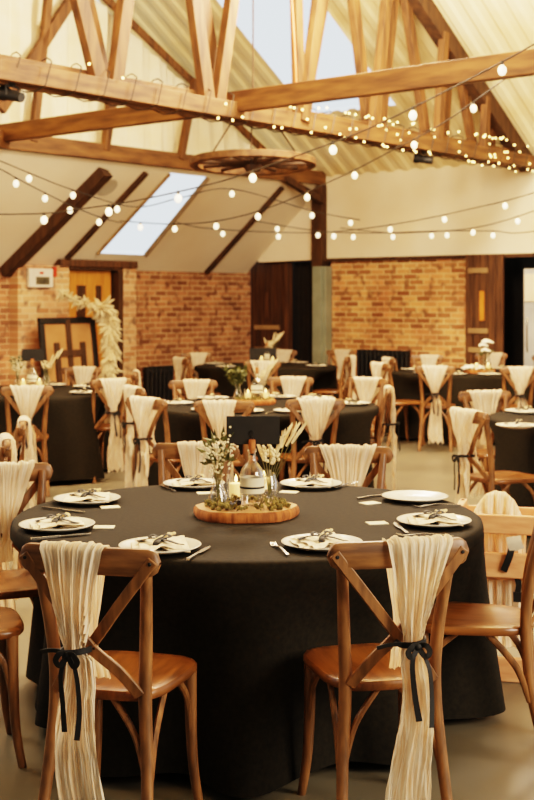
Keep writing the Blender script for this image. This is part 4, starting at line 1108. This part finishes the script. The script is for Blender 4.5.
ya, yb_ = on_x(143, 380, XL+.1).y, on_x(172, 380, XL+.1).y; radiator(W(XL+.12, (ya+yb_)/2, 0), ROT+PI/2, abs(yb_-ya), z_at(366, Vector((XL+.12, (ya+yb_)/2, 0))), 'black column radiator below the left brick wall')

# ------------------------------------------------------------------ light
w = bpy.data.worlds.new('World'); sc.world = w; w.use_nodes = True
bg = w.node_tree.nodes['Background']; nt = w.node_tree
tc = nt.nodes.new('ShaderNodeTexCoord'); sp_ = nt.nodes.new('ShaderNodeSeparateXYZ'); cr = nt.nodes.new('ShaderNodeValToRGB')
cr.color_ramp.elements[0].position = .45; cr.color_ramp.elements[0].color = (.13, .14, .125, 1)
cr.color_ramp.elements[1].position = .80; cr.color_ramp.elements[1].color = (.98, 1.1, 1.18, 1)
mr = nt.nodes.new('ShaderNodeMapRange'); mr.inputs[1].default_value = -1; mr.inputs[2].default_value = 1
nt.links.new(tc.outputs['Generated'], sp_.inputs[0]); nt.links.new(sp_.outputs['Y'], mr.inputs[0]); nt.links.new(mr.outputs[0], cr.inputs[0]); nt.links.new(cr.outputs[0], bg.inputs[0]); bg.inputs[1].default_value = 1.0
def point(p, e, col, r=.4):  # unseen warm fill, added above the view to brighten the hall
    l = bpy.data.lights.new('lamp', 'POINT'); l.energy = e; l.color = col; l.shadow_soft_size = r
    o = bpy.data.objects.new('lamp', l); COL.objects.link(o); o.location = p
def area(p, target, e, col, sx, sy):  # unseen soft fill panel added to light the room, no window here
    l = bpy.data.lights.new('window_light', 'AREA'); l.energy = e; l.color = col; l.shape = 'RECTANGLE'; l.size = sx; l.size_y = sy
    o = bpy.data.objects.new('window_light', l); COL.objects.link(o); o.location = p
    o.rotation_euler = (Vector(target)-Vector(p)).to_track_quat('-Z', 'Y').to_euler()
WARM = (1, .765, .545)
point((-.3, 8.0, 4.3), 480, WARM, .5)
point((1.0, 11.6, 4.9), 900, WARM, .5)
point((3.2, 9.8, 4.1), 560, WARM, .5)
area((4.2, 1.5, 2.6), (0, 5, .6), 260, (1, .86, .70), 2.5, 2.0)
area((-3.5, 6.5, 3.2), (-.5, 7, .8), 120, (1, .88, .72), 2.0, 1.6)

# ------------------------------------------------------------------ camera
cd = bpy.data.cameras.new('camera'); cam = bpy.data.objects.new('camera', cd); COL.objects.link(cam); sc.camera = cam
cam.location = (0, 0, H); cam.rotation_euler = (PI/2, 0, 0)
cd.sensor_fit = 'VERTICAL'; cd.sensor_height = 36; cd.sensor_width = 24; cd.lens = F/800*36; cd.shift_y = (HY-400)/800
cd.clip_end = 200
cd.dof.use_dof = True; cd.dof.focus_distance = 3.75; cd.dof.aperture_fstop = 5.6
sc.view_settings.view_transform = 'Filmic'; sc.view_settings.look = 'High Contrast'; sc.view_settings.exposure = .44
for o_ in sc.objects:
    if 'label' in o_ and len(o_['label'].split()) > 16: print('LONGLABEL', o_['label'])
